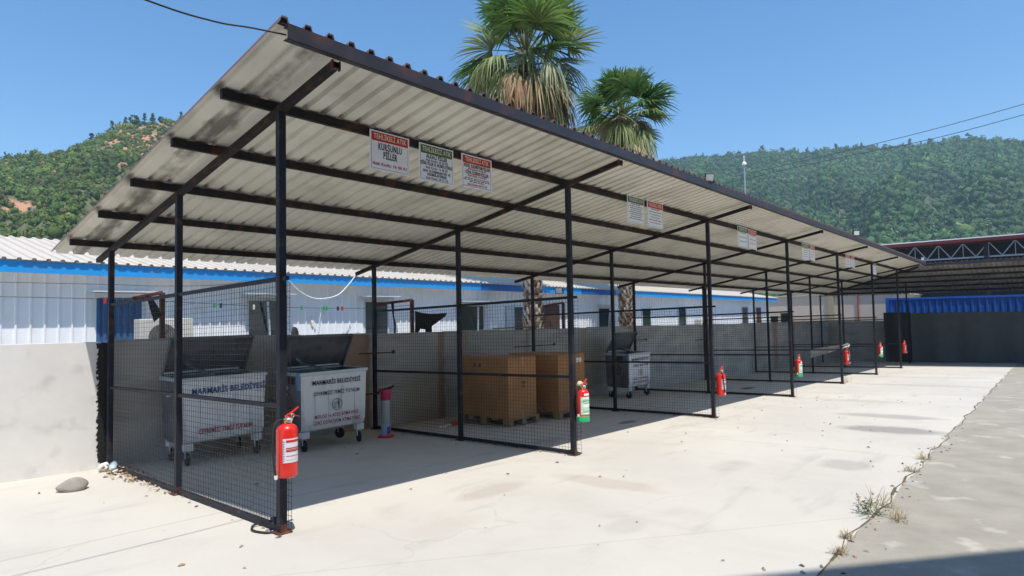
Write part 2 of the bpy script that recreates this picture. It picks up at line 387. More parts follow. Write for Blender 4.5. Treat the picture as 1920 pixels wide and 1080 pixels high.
b = MB(); b.bar((27.6,-.6,RZ(27,-.6)-.06),(32.3,4.1,RZ(32,4.1)-.06),.06,.07); b.build('valley_rafter', M['steel'], sh)
for x0, x1, y, z in ((3.55,4.29,4.02,1.07),(7.45,8.9,4.02,.98),(12.56,13.19,4.02,.91),(3.45,3.95,4.02,.40),(16.4,17.6,4.02,.75)):
    b = MB(); b.tube([(x0,y,z),(x1,y,z-.015)],.012,6); b.box(x1-.05,y-.02,z-.035,x1-.01,y+.02,z+.02); b.build('tie_rod', M['rust'], sh)

# ------------------------------------------------------------------ wire partitions
plab = ['nearest mesh partition, in front of the first two waste bins, at the left end of the shelter',
 'mesh partition in front of the brown pallet boxes, second from the left end',
 'mesh partition on the third row of posts, just right of the single far bin',
 'mesh partition on the fourth row of posts, beside a green-labelled extinguisher',
 'mesh partition on the fifth row of posts, with a crumpled white sheet over it',
 'mesh partition on the sixth row of posts, second from the far end',
 'farthest mesh partition, close to the black tarpaulin']
def tri_wire(b, a, c, r):
    a = Vector(a); c = Vector(c); d = (c-a).normalized(); u = Vector((0,0,1)) if abs(d.z) < .5 else Vector((0,1,0))
    s_ = d.cross(u).normalized(); o = len(b.v)
    for p in (a, c):
        for k in range(4):
            t = PI/4+k*PI/2; b.v.append(tuple(p+(s_*math.cos(t)+u*math.sin(t))*r))
    for k in range(4): b.f.append((o+k, o+(k+1) % 4, o+4+(k+1) % 4, o+4+k)); b.m.append(0)
for i, x in enumerate(XS):
    t = thing('mesh_partition', plab[i], 'wire partition', (x, 0, G(x,0)), 0, 'wire mesh partitions between the bays')
    g = lambda y: GY*y
    ya, yb_ = .032, YB-.032
    for nm, h, s_ in (('bottom_rail', .035, .045), ('middle_rail', .979, .035), ('top_rail', 1.985, .035)):
        b = MB(); b.bar((.0, ya, g(ya)+h), (.0, yb_, g(yb_)+h), .035, s_)
        if nm == 'top_rail': b.bar((0,-.032,h),(0,-.10,h),.032,.032)
        b.build(nm, M['steel_front'], t, bevel=.003)
    b = MB(); rnd = random.Random(i); xo = .034; r = .0019
    y = -.085
    seg = 6
    def wx(y, z): return xo + .009*math.sin(y*2.3+i)+.007*math.sin(z*3+y*1.7+i*2)
    while y < YB-.02:
        y += rnd.gauss(0,.0015)
        zs = [.02+1.955*k/seg for k in range(seg+1)]
        for k in range(seg): tri_wire(b, (wx(y,zs[k]), y, g(y)+zs[k]), (wx(y,zs[k+1]), y, g(y)+zs[k+1]), r)
        y += .05
    z = .03
    while z < 1.98:
        yy = [-.085+(YB+.06)*k/10 for k in range(11)]
        for k in range(10): tri_wire(b, (wx(yy[k],z)+.003, yy[k], g(yy[k])+z), (wx(yy[k+1],z)+.003, yy[k+1], g(yy[k+1])+z), r)
        z += .05
    b.build('wire_mesh', M['wire'], t)

# ------------------------------------------------------------------ back wall
WT = lambda x: 1.425-.0125*x
def wall_run(xs, y0, y1, mt, name, lab):
    b = MB()
    for a, c in zip(xs[:-1], xs[1:]):
        b.hexa([(a,y0,G(a,y0)-.1),(c,y0,G(c,y0)-.1),(c,y1,G(c,y1)-.1),(a,y1,G(a,y1)-.1),(a,y0,WT(a)),(c,y0,WT(c)),(c,y1,WT(c)),(a,y1,WT(a))])
    o = b.build(name, mt); tag(o, lab, 'wall'); return o
def jag(a, c, n): return [a+(c-a)*k/n for k in range(n+1)]
w = wall_run([.0,33.2], 4.22, 4.42, M['wall'], 'concrete_wall', 'long stained grey concrete wall closing the back of the bays')
b = MB(); b.hexa([(33.2,-.2,-1.3),(33.4,-.2,-1.3),(33.4,4.42,-1.3),(33.2,4.42,-1.3),(33.2,-.2,1.03),(33.4,-.2,1.03),(33.4,4.219,1.0),(33.2,4.219,1.0)]); tag(b.build('end_wall', M['wall']), 'dark shaded concrete wall closing the far end of the bays', 'wall')
b = MB()                                # uneven crest of mortar
xx = .02; rr = random.Random(5)
while xx < 33:
    l = rr.uniform(.3,1.1); h = rr.uniform(.004,.03)
    b.hexa([(xx,4.225,WT(xx)+.001),(xx+l,4.225,WT(xx+l)+.001),(xx+l,4.41,WT(xx+l)+.001),(xx,4.41,WT(xx)+.001),(xx+.03,4.24,WT(xx)+h),(xx+l-.03,4.24,WT(xx+l)+h),(xx+l-.03,4.39,WT(xx+l)+h),(xx+.03,4.39,WT(xx)+h)]); xx += l
b.build('wall_crest', M['plaster'], w)
w2 = wall_run([-9,-.075], 4.19, 4.40, M['wallplain'], 'rendered_wall', 'pale rendered wall piece in full sun left of the shelter')
b = MB(); rr = random.Random(8)
z = G(0,4.2)+.08; pts = []
while z < 1.40:
    w_ = rr.uniform(.008,.045); h = rr.uniform(.02,.05)
    b.add([(-.085-w_, 4.186, z), (-.035+rr.uniform(-.01,.03), 4.186, z), (-.035+rr.uniform(-.01,.03), 4.184, z+h), (-.085-rr.uniform(.008,.045), 4.184, z+h)], [(0,1,2,3)]); z += h*.95
b.build('tar_strip', M['tar'], w2)
b = MB(); b.box(-.074,4.2,G(0,4.2),-.001,4.41,WT(0)-.01); b.build('tar_seam', M['tar'], w2)

# ------------------------------------------------------------------ lettering
def text_mesh(body, size, mt, parent, P, sx=1.0, bold=0.0, align='CENTER', name='lettering'):
    """P: matrix placing the flat text (x right, y up)"""
    cu = bpy.data.curves.new('t', 'FONT'); cu.body = body; cu.size = size; cu.align_x = align; cu.align_y = 'CENTER'
    cu.offset = bold; cu.extrude = .0004; cu.resolution_u = 2; cu.space_character = 1.13 if sx < .8 else 1.06
    ob = bpy.data.objects.new('t', cu); COL.objects.link(ob)
    dg = bpy.context.evaluated_depsgraph_get(); me = bpy.data.meshes.new_from_object(ob.evaluated_get(dg))
    COL.objects.unlink(ob); bpy.data.objects.remove(ob)
    me.transform(P @ Matrix.Diagonal((sx,1,1,1))); me.materials.clear(); me.materials.append(mt)
    return me
def join_meshes(name, meshes, parent):
    for me in meshes:
        n_ = name if len(me.vertices) > 400 or me.name.startswith('t') else 'small_print'
        me.name = n_; o = bpy.data.objects.new(n_, me); COL.objects.link(o); o.parent = parent
def join_old(name, meshes, parent):
    b = bmesh.new(); mats = []; 
    for me in meshes:
        mt = me.materials[0]
        if mt not in mats: mats.append(mt)
        k = len(b.faces); b.from_mesh(me); b.faces.ensure_lookup_table()
        for f in b.faces[k:]: f.material_index = mats.index(mt)
    out = bpy.data.meshes.new(name); b.to_mesh(out); b.free()
    for m_ in mats: out.materials.append(m_)
    o = bpy.data.objects.new(name, out); COL.objects.link(o); o.parent = parent; return o
FRONT = Matrix.Rotation(PI/2, 4, 'X')          # text faces -y
def sign(x0, x1, ztop, zbot, band, lines, lab, cat='sign', tilt=0.0, group='waste code signs hung from the first purlin'):
    w_ = x1-x0; h = ztop-zbot; cx = (x0+x1)/2
    t = thing('hanging_sign', lab, cat, (cx, .06, ztop), 0, group)
    t.rotation_euler = (0, RX*-1, tilt)
    b = MB(); b.box(-w_/2, -.002, -h, w_/2, .002, 0)
    b.build('sign_board', M['signwhite'], t)
    b = MB(); b.box(-w_/2+.018, -.0035, -.085*h/.37-.012, w_/2-.018, -.002, -.014)
    bm_ = {'r': M['redsign'], 'g': M['greensign']}[band[0]]
    b.build('header_band', bm_, t)
    b = MB()
    for (xa, za, xb, zb) in ((-w_/2+.016,-h+.014,w_/2-.016,-h+.017),(-w_/2+.016,-h+.014,-w_/2+.019,-.1),(w_/2-.019,-h+.014,w_/2-.016,-.1)): b.box(xa,-.0028,za,xb,-.002,zb)
    b.build('border_line', M['inkgrey'], t)
    ms = [text_mesh(band[1], .068*h/.37, M['cream'], None, Matrix.Translation((0,-.0045,-.055*h/.37)) @ FRONT, band[2]*.72, .0012)]
    for (txt, z, size, col, sx, bold) in lines:
        if txt.startswith('#'):
            bb = MB(); n = float(txt[1:])*w_; k = -n/2; r_ = random.Random(int(z*1000)+int(x0*10))
            while k < n/2:
                l = r_.uniform(.02,.06); bb.box(k,-.003,z*h-size*.35,min(k+l,n/2),-.002,z*h+size*.35); k += l+.012
            me = bpy.data.meshes.new('small_print'); me.from_pydata(bb.v,[],bb.f); me.materials.append(M[col]); ms.append(me)
        else: ms.append(text_mesh(txt, size, M[col], None, Matrix.Translation((0,-.004,z*h)) @ FRONT, sx, bold))
    join_meshes('lettering', ms, t)
    for k in (-1, 1):
        b = MB(); b.tube([(k*w_*.35,0,-.01),(k*w_*.35,.02,.02)],.003,5); b.build('tie_wire', M['wire'], t)
    return t
A = 'Atık Kodu: '
RB, GB = ('r','TEHLİKELİ ATIK',.95), ('g','TEHLİKESİZ ATIK',.88)
sign(.905,1.368,3.40,3.03, RB, [('KURŞUNLU',-.40,.090,'ink',.54,.0022),('PİLLER',-.61,.090,'ink',.54,.0022),(A+'16 06 01',-.84,.040,'redsign',1.15,.001)],
     'white sign with red band reading KURŞUNLU PİLLER in large black letters')
sign(1.495,1.96,3.395,3.02, GB, [('ALKALİ PİLLER',-.33,.054,'ink',.70,.0014),(A+'16 06 04',-.43,.034,'inkgrey',1,.0005),('DİĞER PİLLER VE AKÜMÜLATÖRLER',-.53,.048,'inknavy',.50,.0008),(A+'16 06 05',-.63,.034,'inkgrey',1,.0005),('20 01 33 DIŞINDAKİ PİL VE',-.73,.036,'ink',.8,.0008),('AKÜMÜLATÖRLER',-.82,.036,'ink',.85,.0008),(A+'20 01 34',-.91,.034,'inkgrey',1,.0005)],
     'white sign with green band and the line ALKALİ PİLLER, middle of the first three')
sign(2.08,2.55,3.395,3.04, RB, [('NİKEL KADMİYUM PİLLER',-.34,.050,'ink',.62,.0012),(A+'16 06 02',-.43,.032,'redsign',1,.0006),('CİVA İÇEREN PİLLER',-.54,.048,'ink',.70,.0012),(A+'16 06 03',-.63,.032,'redsign',1,.0006),('#.8',-.71,.014,'inkgrey',1,0),('#.88',-.76,.014,'inkgrey',1,0),('#.5',-.81,.014,'inkgrey',1,0),(A+'20 01 33',-.90,.034,'redsign',1,.0006)],
     'white red-banded sign crowded with four code lines, right of the first three')
def greek(n, red=False): return [('#%.2f' % (.55+.3*((k*37) % 10)/10), -.30-.62*k/n, .016, 'redsign' if red and k % 3 == 2 else 'inkgrey' if k % 2 else 'ink', 1, 0) for k in range(n)]
sign(5.50,6.01,3.413,3.01, GB, greek(8), 'green-banded white sign covered in small lines, left one of the pair in the second bay')
sign(6.10,6.62,3.410,2.995, RB, greek(6,True), 'red-banded white sign with two text blocks, right one of the pair in the second bay')
sign(9.80,10.36,3.365,2.95, GB, greek(3), 'faded sign with pale green header, left one of the pair in the third bay')
sign(10.34,10.90,3.350,2.945, RB, greek(3,True), 'red-banded sign with little text, right one of the pair in the third bay', tilt=.06)
sign(14.08,14.68,3.345,2.93, GB, greek(5), 'white sign with pale header, left one of the pair in the fourth bay')
sign(14.72,15.25,3.350,2.94, RB, greek(4,True), 'red-banded sign, right one of the pair in the fourth bay', tilt=.05)
sign(18.50,19.10,3.34,2.95, RB, greek(5,True), 'small far red-banded sign, left one of the pair in the fifth bay')
sign(19.16,19.76,3.34,2.96, RB, greek(5,True), 'small far red-banded sign, right one of the pair in the fifth bay', tilt=.05)
sign(22.30,22.95,3.30,2.86, GB, greek(4), 'farthest sign, alone in the sixth bay, pale narrow board')

# ------------------------------------------------------------------ fire extinguishers
def extinguisher(x, zb, style, lab, s=1.0, cloth=False, la=(-2.45,-.75)):
    t = thing('fire_extinguisher', lab, 'fire extinguisher', (x, -.118, zb), 0, 'fire extinguishers hung on the front posts')
    R = .080*s; Hh = .385
    prof = [(0,0),(R*.75,0),(R*.97,.012),(R,.03),(R,Hh-.03)] + [(R*math.cos(a), Hh-.03+.055*math.sin(a)) for a in (.35,.7,1.0,1.3)] + [(.018,Hh+.03),(.018,Hh+.04)]
    b = MB(); b.lathe(prof, n=28); b.build('cylinder', M['red'], t, smooth=True)
    if style == 'g':
        b = MB(); b.lathe([(R+.003,.0),(R+.004,.01),(R+.004,.065),(R+.001,.068)], n=28); b.lathe([(0,-.002),(R+.003,0)], n=28); b.build('base_ring', M['green'], t, smooth=True)
    a0, a1 = la
    lm = mat('label_'+style, (.72,.74,.78), .4, 0, .03) if style == 'r' else mat('green_white_label', (.35,.66,.42), .4, 0, .1, 25, (.75,.80,.76), .45, .6, 18, stretch=(1,1,5))
    z0, z1 = (.12,.30) if style == 'r' else (.09,.31)
    b = MB(); b.lathe([(R+.0015,z0),(R+.0015,z1)], n=16, a0=a0, a1=a1); b.build('label_sticker', lm, t, smooth=True)
    b = MB()
    if style == 'r':
        for k, (za, hh) in enumerate(((.272,.018),(.225,.008),(.213,.006),(.202,.008),(.168,.004),(.14,.002))):
            b.lathe([(R+.003,za),(R+.003,za+hh)], n=14, a0=a0+.28, a1=a1-.08, m=0)
        for k in range(9): b.lathe([(R+.003,z0+.01+k*.018),(R+.003,z0+.02+k*.018)], n=2, a0=a0+.05, a1=a0+.14, m=1)
        b.m = [0]*0 + b.m
        b.build('label_print', [M['redsign'], M['inkblue']], t)
    else:
        for za, hh, mm in ((.285,.015,1),(.255,.012,0),(.235,.004,0),(.185,.035,1),(.135,.004,0),(.12,.004,0),(.1,.012,1)):
            b.lathe([(R+.003,za),(R+.003,za+hh)], n=14, a0=a0+.3, a1=a1-.15, m=mm)
        b.build('label_print', [M['green'], M['signwhite']], t)
        b = MB(); b.lathe([(R+.0015,.325),(R+.0015,.352)], n=10, a0=a0+.55, a1=a1-.1); b.build('name_print', M['signwhite'], t)
    b = MB(); b.lathe([(.02,Hh+.02),(.02,Hh+.06),(.013,Hh+.062),(.013,Hh+.075)], n=12); b.tube([(-.03,0,Hh+.05),(.045,0,Hh+.05)],.011,8); b.lathe([(0,-.004),(.018,-.004),(.018,.008),(0,.008)], (.0,-.026,Hh+.045), 10); b.build('valve', M['brass'], t, smooth=False)
    b = MB(); b.lathe([(0,-.008),(.020,-.008),(.020,.008),(0,.008)], (0,0,0), 14); b.v = [(v[0]+.006, -.028+v[2], Hh+.045+v[1]) for v in b.v]; b.build('pressure_gauge', M['white'], t)
    b = MB(); b.tube([(.02,-.012,Hh+.09),(.02,-.04,Hh+.09)],.003,5); b.tube([(.02+.014*math.cos(k*PI/6),-.05,Hh+.085+.014*math.sin(k*PI/6)) for k in range(13)],.002,4); b.build('safety_pin', M['brass'], t)
    b = MB(); b.bar((-.015,0,Hh+.075),(.05,0,Hh+.105),.022,.008); b.bar((.05,0,Hh+.105),(.095,0,Hh+.135),.022,.008); b.build('squeeze_lever', M['red'], t, bevel=.002)
    b = MB(); b.bar((-.01,0,Hh+.068),(.06,0,Hh+.078),.02,.006); b.bar((.06,0,Hh+.078),(.10,0,Hh+.062),.018,.006); b.build('carry_handle', M['red'], t, bevel=.002)
    if x < 2: hp = [(-.03,0,Hh+.05),(-.07,0,Hh+.05),(-.105,-.005,Hh+.02),(-.118,-.01,Hh-.05),(-.118,-.01,.2),(-.108,-.01,.08),(-.098,-.01,.03)]
    elif style == 'g': hp = [(-.03,0,Hh+.05),(-.07,0,Hh+.055),(-.115,.0,Hh+.02),(-.13,0,.27),(-.115,0,.17),(-.10,0,.10)]
    else: hp = [(-.02,-.01,Hh+.05),(-.05,-.04,Hh+.04),(-.065,-.07,Hh-.04),(-.055,-.08,.2),(-.04,-.085,.06)]
    # smooth the hose
    q = []
    for k in range(len(hp)-1):
        p0 = Vector(hp[max(k-1,0)]); p1 = Vector(hp[k]); p2 = Vector(hp[k+1]); p3 = Vector(hp[min(k+2,len(hp)-1)])
        for tt in (0,.25,.5,.75): q.append(.5*((2*p1)+(-p0+p2)*tt+(2*p0-5*p1+4*p2-p3)*tt*tt+(-p0+3*p1-3*p2+p3)*tt**3))
    q.append(Vector(hp[-1]))
    b = MB(); b.tube(q,.0085,8); hz = b.build('hose', M['rubber'], t, smooth=True)
    b = MB(); e = q[-1]; b.tube([e,(e[0]+.002,e[1],e[2]-.03)],.013,8); b.build('nozzle', M['white'], hz)
    b = MB(); b.bar((0,R-.005,.30),(0,.10,.30),.03,.02); b.bar((0,R-.005,.12),(0,.10,.12),.03,.02); b.build('wall_bracket', M['black'], t)
    if cloth:
        b = MB(); r_ = random.Random(2)
        bm_ = bmesh.new(); bmesh.ops.create_icosphere(bm_, subdivisions=3, radius=1)
        vs = []
        for v in bm_.verts:
            c = v.co; k = 1+.18*math.sin(c.x*6+1)+.15*math.sin(c.y*7+c.z*5)
            vs.append((-.05+c.x*.045*k, c.y*.035*k, Hh+.085+c.z*.032*k))
        b.add(vs, [[v.index for v in f.verts] for f in bm_.faces]); bm_.free()
        b.build('tied_rag', mat('pale_yellow_rag', (.55,.47,.30), .9), t, smooth=True)
    return t
extinguisher(-.02,.455,'r','large red fire extinguisher with white label on the nearest front post')
extinguisher(3.97,.315,'g','green-based fire extinguisher with yellow rag at its valve, second from the left', cloth=True, la=(-2.85,-1.1))
extinguisher(8.29,.155,'r','red fire extinguisher with white label on the third front post', la=(-2.6,-1.3))
extinguisher(12.80,.10,'g','green-based fire extinguisher on the fourth front post', la=(-2.75,-1.4))
extinguisher(17.36,.06,'r','red fire extinguisher below the white sheet on the fifth front post', la=(-2.7,-1.5))
extinguisher(22.02,-.03,'g','smallest green-based fire extinguisher, on the sixth front post', la=(-2.8,-1.5))
extinguisher(26.72,-.17,'r','farthest red fire extinguisher, on the last front post before the tarpaulin', la=(-2.6,-1.6))

# ------------------------------------------------------------------ waste bins
def bin_(x, y, W, D, lab, variant, rz=0, open_=60):
    t = thing('waste_container', lab, 'waste bin', (x, y, G(x,y)), rz, 'wheeled metal waste containers')
    z0, z1 = .26, 1.07; tp = .02; hw = W/2
    rib = [-.30,-.10,.10,.30]
    # body: front at y=0, back at y=D, tapering slightly to the floor, with the lower front edge rounded
    b = MB(); prof = [(D*.16,z0),(D*.06,z0+.03),(.02,z0+.10),(.0,z1)]
    prof2 = [(D*.84,z0),(D*.94,z0+.03),(D-.02,z0+.10),(D,z1)]
    vs = []; hws = [hw-.035,hw-.025,hw-.018,hw]
    for k in range(4): vs += [(-hws[k],prof[k][0],prof[k][1]),(hws[k],prof[k][0],prof[k][1]),(hws[k],prof2[k][0],prof2[k][1]),(-hws[k],prof2[k][0],prof2[k][1])]
    fs = [(0,3,2,1)]; ms = [0]
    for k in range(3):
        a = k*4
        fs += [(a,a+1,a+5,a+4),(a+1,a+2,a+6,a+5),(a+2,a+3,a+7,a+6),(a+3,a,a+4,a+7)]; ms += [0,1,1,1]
    b.v = vs; b.f = fs; b.m = ms
    # inside faces
    i0 = .02; iv = [(-hw+i0,i0,z1),(hw-i0,i0,z1),(hw-i0,D-i0,z1),(-hw+i0,D-i0,z1),(-hw+.05,.06,z0+.05),(hw-.05,.06,z0+.05),(hw-.05,D-.06,z0+.05),(-hw+.05,D-.06,z0+.05)]
    b.add(iv, [(0,4,5,1),(1,5,6,2),(2,6,7,3),(3,7,4,0),(4,7,6,5)], 1)
    for rx in rib: b.add([(rx*W-.002,-.004,z0+.14),(rx*W+.002,-.004,z0+.14),(rx*W+.002,-.002,z1-.28),(rx*W-.002,-.002,z1-.28)], [(0,1,2,3)], 1)
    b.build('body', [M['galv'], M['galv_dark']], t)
    for rx in (-.28,0,.28):
        b = MB(); b.lathe([(.05,0),(.045,.006),(.03,.01),(0,.01)], (0,0,0), 12)
        b.v = [(rx*W+v[0], -v[2]+.012, z0+.10+v[1]*.6) for v in b.v]; b.build('pressed_dimple', M['galv'], t, smooth=True)
    b = MB(); rr = .022
    b.box(-hw-.02,-.02,z1-.035,hw+.02,.01,z1+.012); b.box(-hw-.02,D-.01,z1-.035,hw+.02,D+.02,z1+.012)
    b.box(-hw-.02,.011,z1-.035,-hw+.012,D-.011,z1+.010); b.box(hw-.012,.011,z1-.035,hw+.02,D-.011,z1+.010)
    b.build('rim', mat('pale_galvanised_rim', (.52,.58,.64), .4, .4), t, bevel=.004)
    a = math.radians(open_); L_ = .56
    hy, hz = D-.02, z1+.02
    P = lambda u, s_, w: (u, hy - s_*math.cos(a) + w*math.sin(a), hz + s_*math.sin(a) + w*math.cos(a))
    b = MB(); e = hw+.01
    b.hexa([P(-e,0,0),P(e,0,0),P(e,L_,0),P(-e,L_,0),P(-e,0,.012),P(e,0,.012),P(e,L_,.012),P(-e,L_,.012)])
    for (u0,u1,s0,s1) in ((-e,-e+.015,0,L_),(e-.015,e,0,L_),(-e+.016,e-.016,L_-.015,L_)):
        b.hexa([P(u0,s0,-.04),P(u1,s0,-.04),P(u1,s1,-.04),P(u0,s1,-.04),P(u0,s0,-.001),P(u1,s0,-.001),P(u1,s1,-.001),P(u0,s1,-.001)])
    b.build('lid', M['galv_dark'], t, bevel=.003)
    b = MB(); b.tube([(-hw,hy-.08,hz+.03),(hw-.10,hy-.08,hz+.03)],.013,8); b.build('lid_bar', M['galv'], t)
    b = MB(); b.bar((-.14,.0,z1+.02),(-.22,hy-.1,hz+.10),.03,.03); b.bar((-.22,hy-.1,hz+.10),(-.30,hy-.12,hz+.16),.02,.05); b.build('lid_arm', M['galv_dark'], t)
    for sx in (-1, 1):
        b = MB(); b.tube([(sx*(hw+.01),D*.5,z1-.20),(sx*(hw+.055),D*.5,z1-.20)],.028,10); b.build('trunnion', M['galv'], t)
    b = MB(); b.hexa([(-hw-.03,-.015,z1-.22),(-hw-.005,-.015,z1-.22),(-hw-.005,.05,z1-.22),(-hw-.03,.05,z1-.22),(-hw-.05,-.02,z1),(-hw-.021,-.02,z1),(-hw-.021,.03,z1),(-hw-.05,.03,z1)]); b.build('side_handle', mat('pale_blue_handle', (.16,.28,.42), .5), t)
    if variant != 1:
        b = MB(); q = [(-hw-.004+.012*(1-0),D*.5+.10*math.cos(k*PI/8),z0+.42+.10*math.sin(k*PI/8)) for k in range(17)]; b.tube(q,.012,6); b.build('warning_ring', mat('dark_red_ring', (.18,.015,.03), .6), t)
        b = MB(); b.box(-hw-.008,D*.25,z1-.15,-hw+.01,D*.25+.16,z1-.06,0); b.box(-hw-.008,D*.5,z1-.30,-hw+.01,D*.5+.10,z1-.29,1); b.build('side_marks', [mat('brown_patch', (.06,.02,.02), .7), M['white']], t)
    for sx in (-1, 1):
        for yy in (.07, D-.10):
            cx = sx*(hw-.09)
            b = MB(); b.box(cx-.055,yy-.05,.185,cx+.055,yy+.05,.275); b.box(cx-.03,yy-.012,.09,cx-.024,yy+.012,.19); b.box(cx+.024,yy-.012,.09,cx+.03,yy+.012,.19)
            c = b.build('caster_bracket', M['galv'], t, bevel=.003)
            b = MB(); n = 18
            pr = [(.0,-.02),(.07,-.02),(.078,-.012),(.078,.012),(.07,.02),(0,.02)]; b.lathe(pr, n=n)
            an = random.Random(int(x*7+sx+yy*9)).uniform(-.5,.5)
            ca, sa = math.cos(an), math.sin(an)
            b.v = [(cx+vz*ca-vx*sa, yy+vx*ca+vz*sa, .08+vy) for vx, vy, vz in b.v]
            b.build('wheel', M['rubber'], c)
    ms = []
    def T(txt, z, size, col, sx, bold=.003, dx=0): ms.append(text_mesh(txt, size, M[col], None, Matrix.Translation((dx,-.008,z)) @ FRONT, sx, bold))
    if variant == 1:
        T('MARMARİS BELEDİYESİ', .905, .105, 'inkblue', .83*W/1.08, .0025, .05); T('ÇEVREMİZİ TEMİZ TUTALIM', .405, .080, 'inkred', .60*W/1.08, .0025)
    else:
        k = W/1.08
        T('MARMARİS BELEDİYESİ', .925, .088, 'ink', .82*k, .0015, .03); T('ÇEVREMİZİ TEMİZ TUTALIM', .775, .074, 'inknavy', .72*k, .0008, .03)
        T('MOLOZ ve ATEŞ ATMAYINIZ', .46, .066, 'inkred', .76*k, .0010, .03); T('GERİ DÖNÜŞÜM ATMAYINIZ', .375, .066, 'inkred', .79*k, .0010, .03)
        # round keep-clean emblem: a ring, a basket and a stooping figure
        bb = MB(); cz = .605
        bb.lathe([(.082,0),(.074,0)], n=28); bb.v = [(v[0]+.03, -.008, cz+v[1]) for v in bb.v]
        for hz_ in range(5): bb.box(-.02,-.009,cz-.05+hz_*.018,.012,-.008,cz-.043+hz_*.018)
        bb.box(.045,-.009,cz-.055,.054,-.008,cz+.01); bb.box(.058,-.009,cz-.055,.066,-.008,cz+.01); bb.box(.042,-.009,cz+.005,.064,-.008,cz+.045); bb.box(.018,-.009,cz+.022,.045,-.008,cz+.030); bb.box(.046,-.009,cz+.050,.060,-.008,cz+.066)
        me = bpy.data.meshes.new('emblem'); me.from_pydata(bb.v,[],bb.f); me.materials.append(M['ink']); o_ = bpy.data.objects.new('emblem', me); COL.objects.link(o_); o_.parent = t
    join_meshes('lettering', ms, t)
    return t
bin_(1.10,3.42,1.06,.66,'open-lidded grey metal bin with blue MARMARİS BELEDİYESİ lettering, behind the nearest mesh',1)
bin_(2.47,3.06,1.06,.66,'open-lidded grey metal bin with black lettering and round emblem, right of the nearest post',2)
bin_(10.99,3.02,1.05,.66,'smaller-looking far bin with open lid behind the second and third partitions',3)

# ------------------------------------------------------------------ boxes on pallets
def pallet(x, y, lab, w_=.80, d=1.20):
    t = thing('wooden_pallet', lab, 'pallet', (x, y, G(x,y)), 0, 'wooden pallets under the cardboard boxes')
    z = .0
    for yy in (0, d/2-.0725, d-.145):
        for xx in (0, w_/2-.05, w_-.10):
            b = MB(); b.box(xx,yy,.02,xx+.10,yy+.145,.098); b.build('block', M['wood'], t, bevel=.003)
    for xx in (0, w_/2-.05, w_-.10):
        b = MB(); b.box(xx,0,.0,xx+.10,d,.019); b.build('runner', M['wood'], t)
    for yy in (0, .25, .5275, .80, 1.055):
        b = MB(); b.box(0,yy,.099,w_,yy+.145,.121); b.build('deck_board', M['wood'], t)
    return t
def carton(x, y, z, w_, d, h, lab, label_patch):
    t = thing('cardboard_box', lab, 'cardboard box', (x, y, z), 0, 'tall cardboard boxes on pallets')
    b = MB(); b.box(0,0,0,w_,d,h); b.build('carton', M['card'], t, bevel=.006)
    b = MB(); b.box(w_/2-.03,.004,h+.0005,w_/2+.03,d-.004,h+.002); b.build('tape', mat('packing_tape', (.36,.22,.10), .3), t)
    b = MB()
    b.box(-.003,.004,h*.70,-.0005,d-.004,h*.706); b.box(-.003,d*.20,h*.72,-.0005,d*.36,h*.725)
    b.build('seam_line', mat('cardboard_crease', (.14,.075,.035), .9), t)
    pm = mat('dark_print_on_card', (.13,.065,.035), .85)
    for q_ in ((-.002,d*.52,h*.83,-.0005,d*.52+.045,h*.89),(-.002,d*.62,h*.83,-.0005,d*.62+.045,h*.89),(w_*.49,-.002,h*.55,w_*.58,-.0005,h*.60),(w_*.50,-.002,h*.49,w_*.57,-.0005,h*.53)):
        b = MB(); b.box(*q_); b.build('printed_mark', pm, t)
    b = MB(); b.box(w_/2-.03,-.0015,h*.86,w_/2+.03,-.0004,h-.002); b.box(w_/2-.03,-.0015,h*.0,w_/2+.03,-.0004,h*.10); b.build('tape_end', mat('packing_tape_end', (.40,.25,.12), .3), t)
    if label_patch:
        b = MB(); b.box(w_*.68,-.002,h*.84,w_*.88,-.0005,h*.92); b.build('paper_label', M['white'], t)
    return t
pallet(5.29,2.28,'wooden pallet under the front brown box')
carton(5.30,2.30,G(5.3,2.3)+.122,.74,1.22,1.03,'front brown cardboard box, left of the pair, dark side to the wall',False)
pallet(6.52,2.15,'wooden pallet under the rear brown box with white paper label')
carton(6.53,2.17,G(6.5,2.2)+.122,.83,1.20,1.04,'rear brown cardboard box with a small white label at its top corner',True)

# battery collecting tube
t = thing('battery_collection_tube', 'clear upright tube with pink collar and red foot beside the second back post', 'collection tube', (3.47,3.22,G(3.47,3.22)))
b = MB(); b.lathe([(0,0),(.125,0),(.125,.02),(.10,.035),(.07,.04)], n=24); b.build('foot', M['red'], t, smooth=False)
b = MB(); b.lathe([(.078,.035),(.078,.21)], n=24); b.build('printed_sleeve', M['bluewhite'], t, smooth=True)
b = MB(); b.lathe([(.080,.05),(.080,.17)], n=6, a0=-2.0, a1=-1.3); b.lathe([(.080,.07),(.080,.19)], n=5, a0=-1.1, a1=-.7); b.build('sleeve_print', M['purple'], t)
b = MB(); b.lathe([(.072,.21),(.072,.59)], n=24); b.build('tube', M['clear'], t, smooth=True)
b = MB(); b.lathe([(.076,.57),(.08,.58),(.08,.68),(.11,.74),(.105,.74),(.07,.68)], n=24); b.build('collar', M['pink'], t, smooth=True)
b = MB(); b.bar((-.13,0,.735),(.16,.02,.755),.03,.015); b.bar((.05,-.03,.75),(.17,.02,.775),.02,.02); b.build('stick', M['rust'], t)

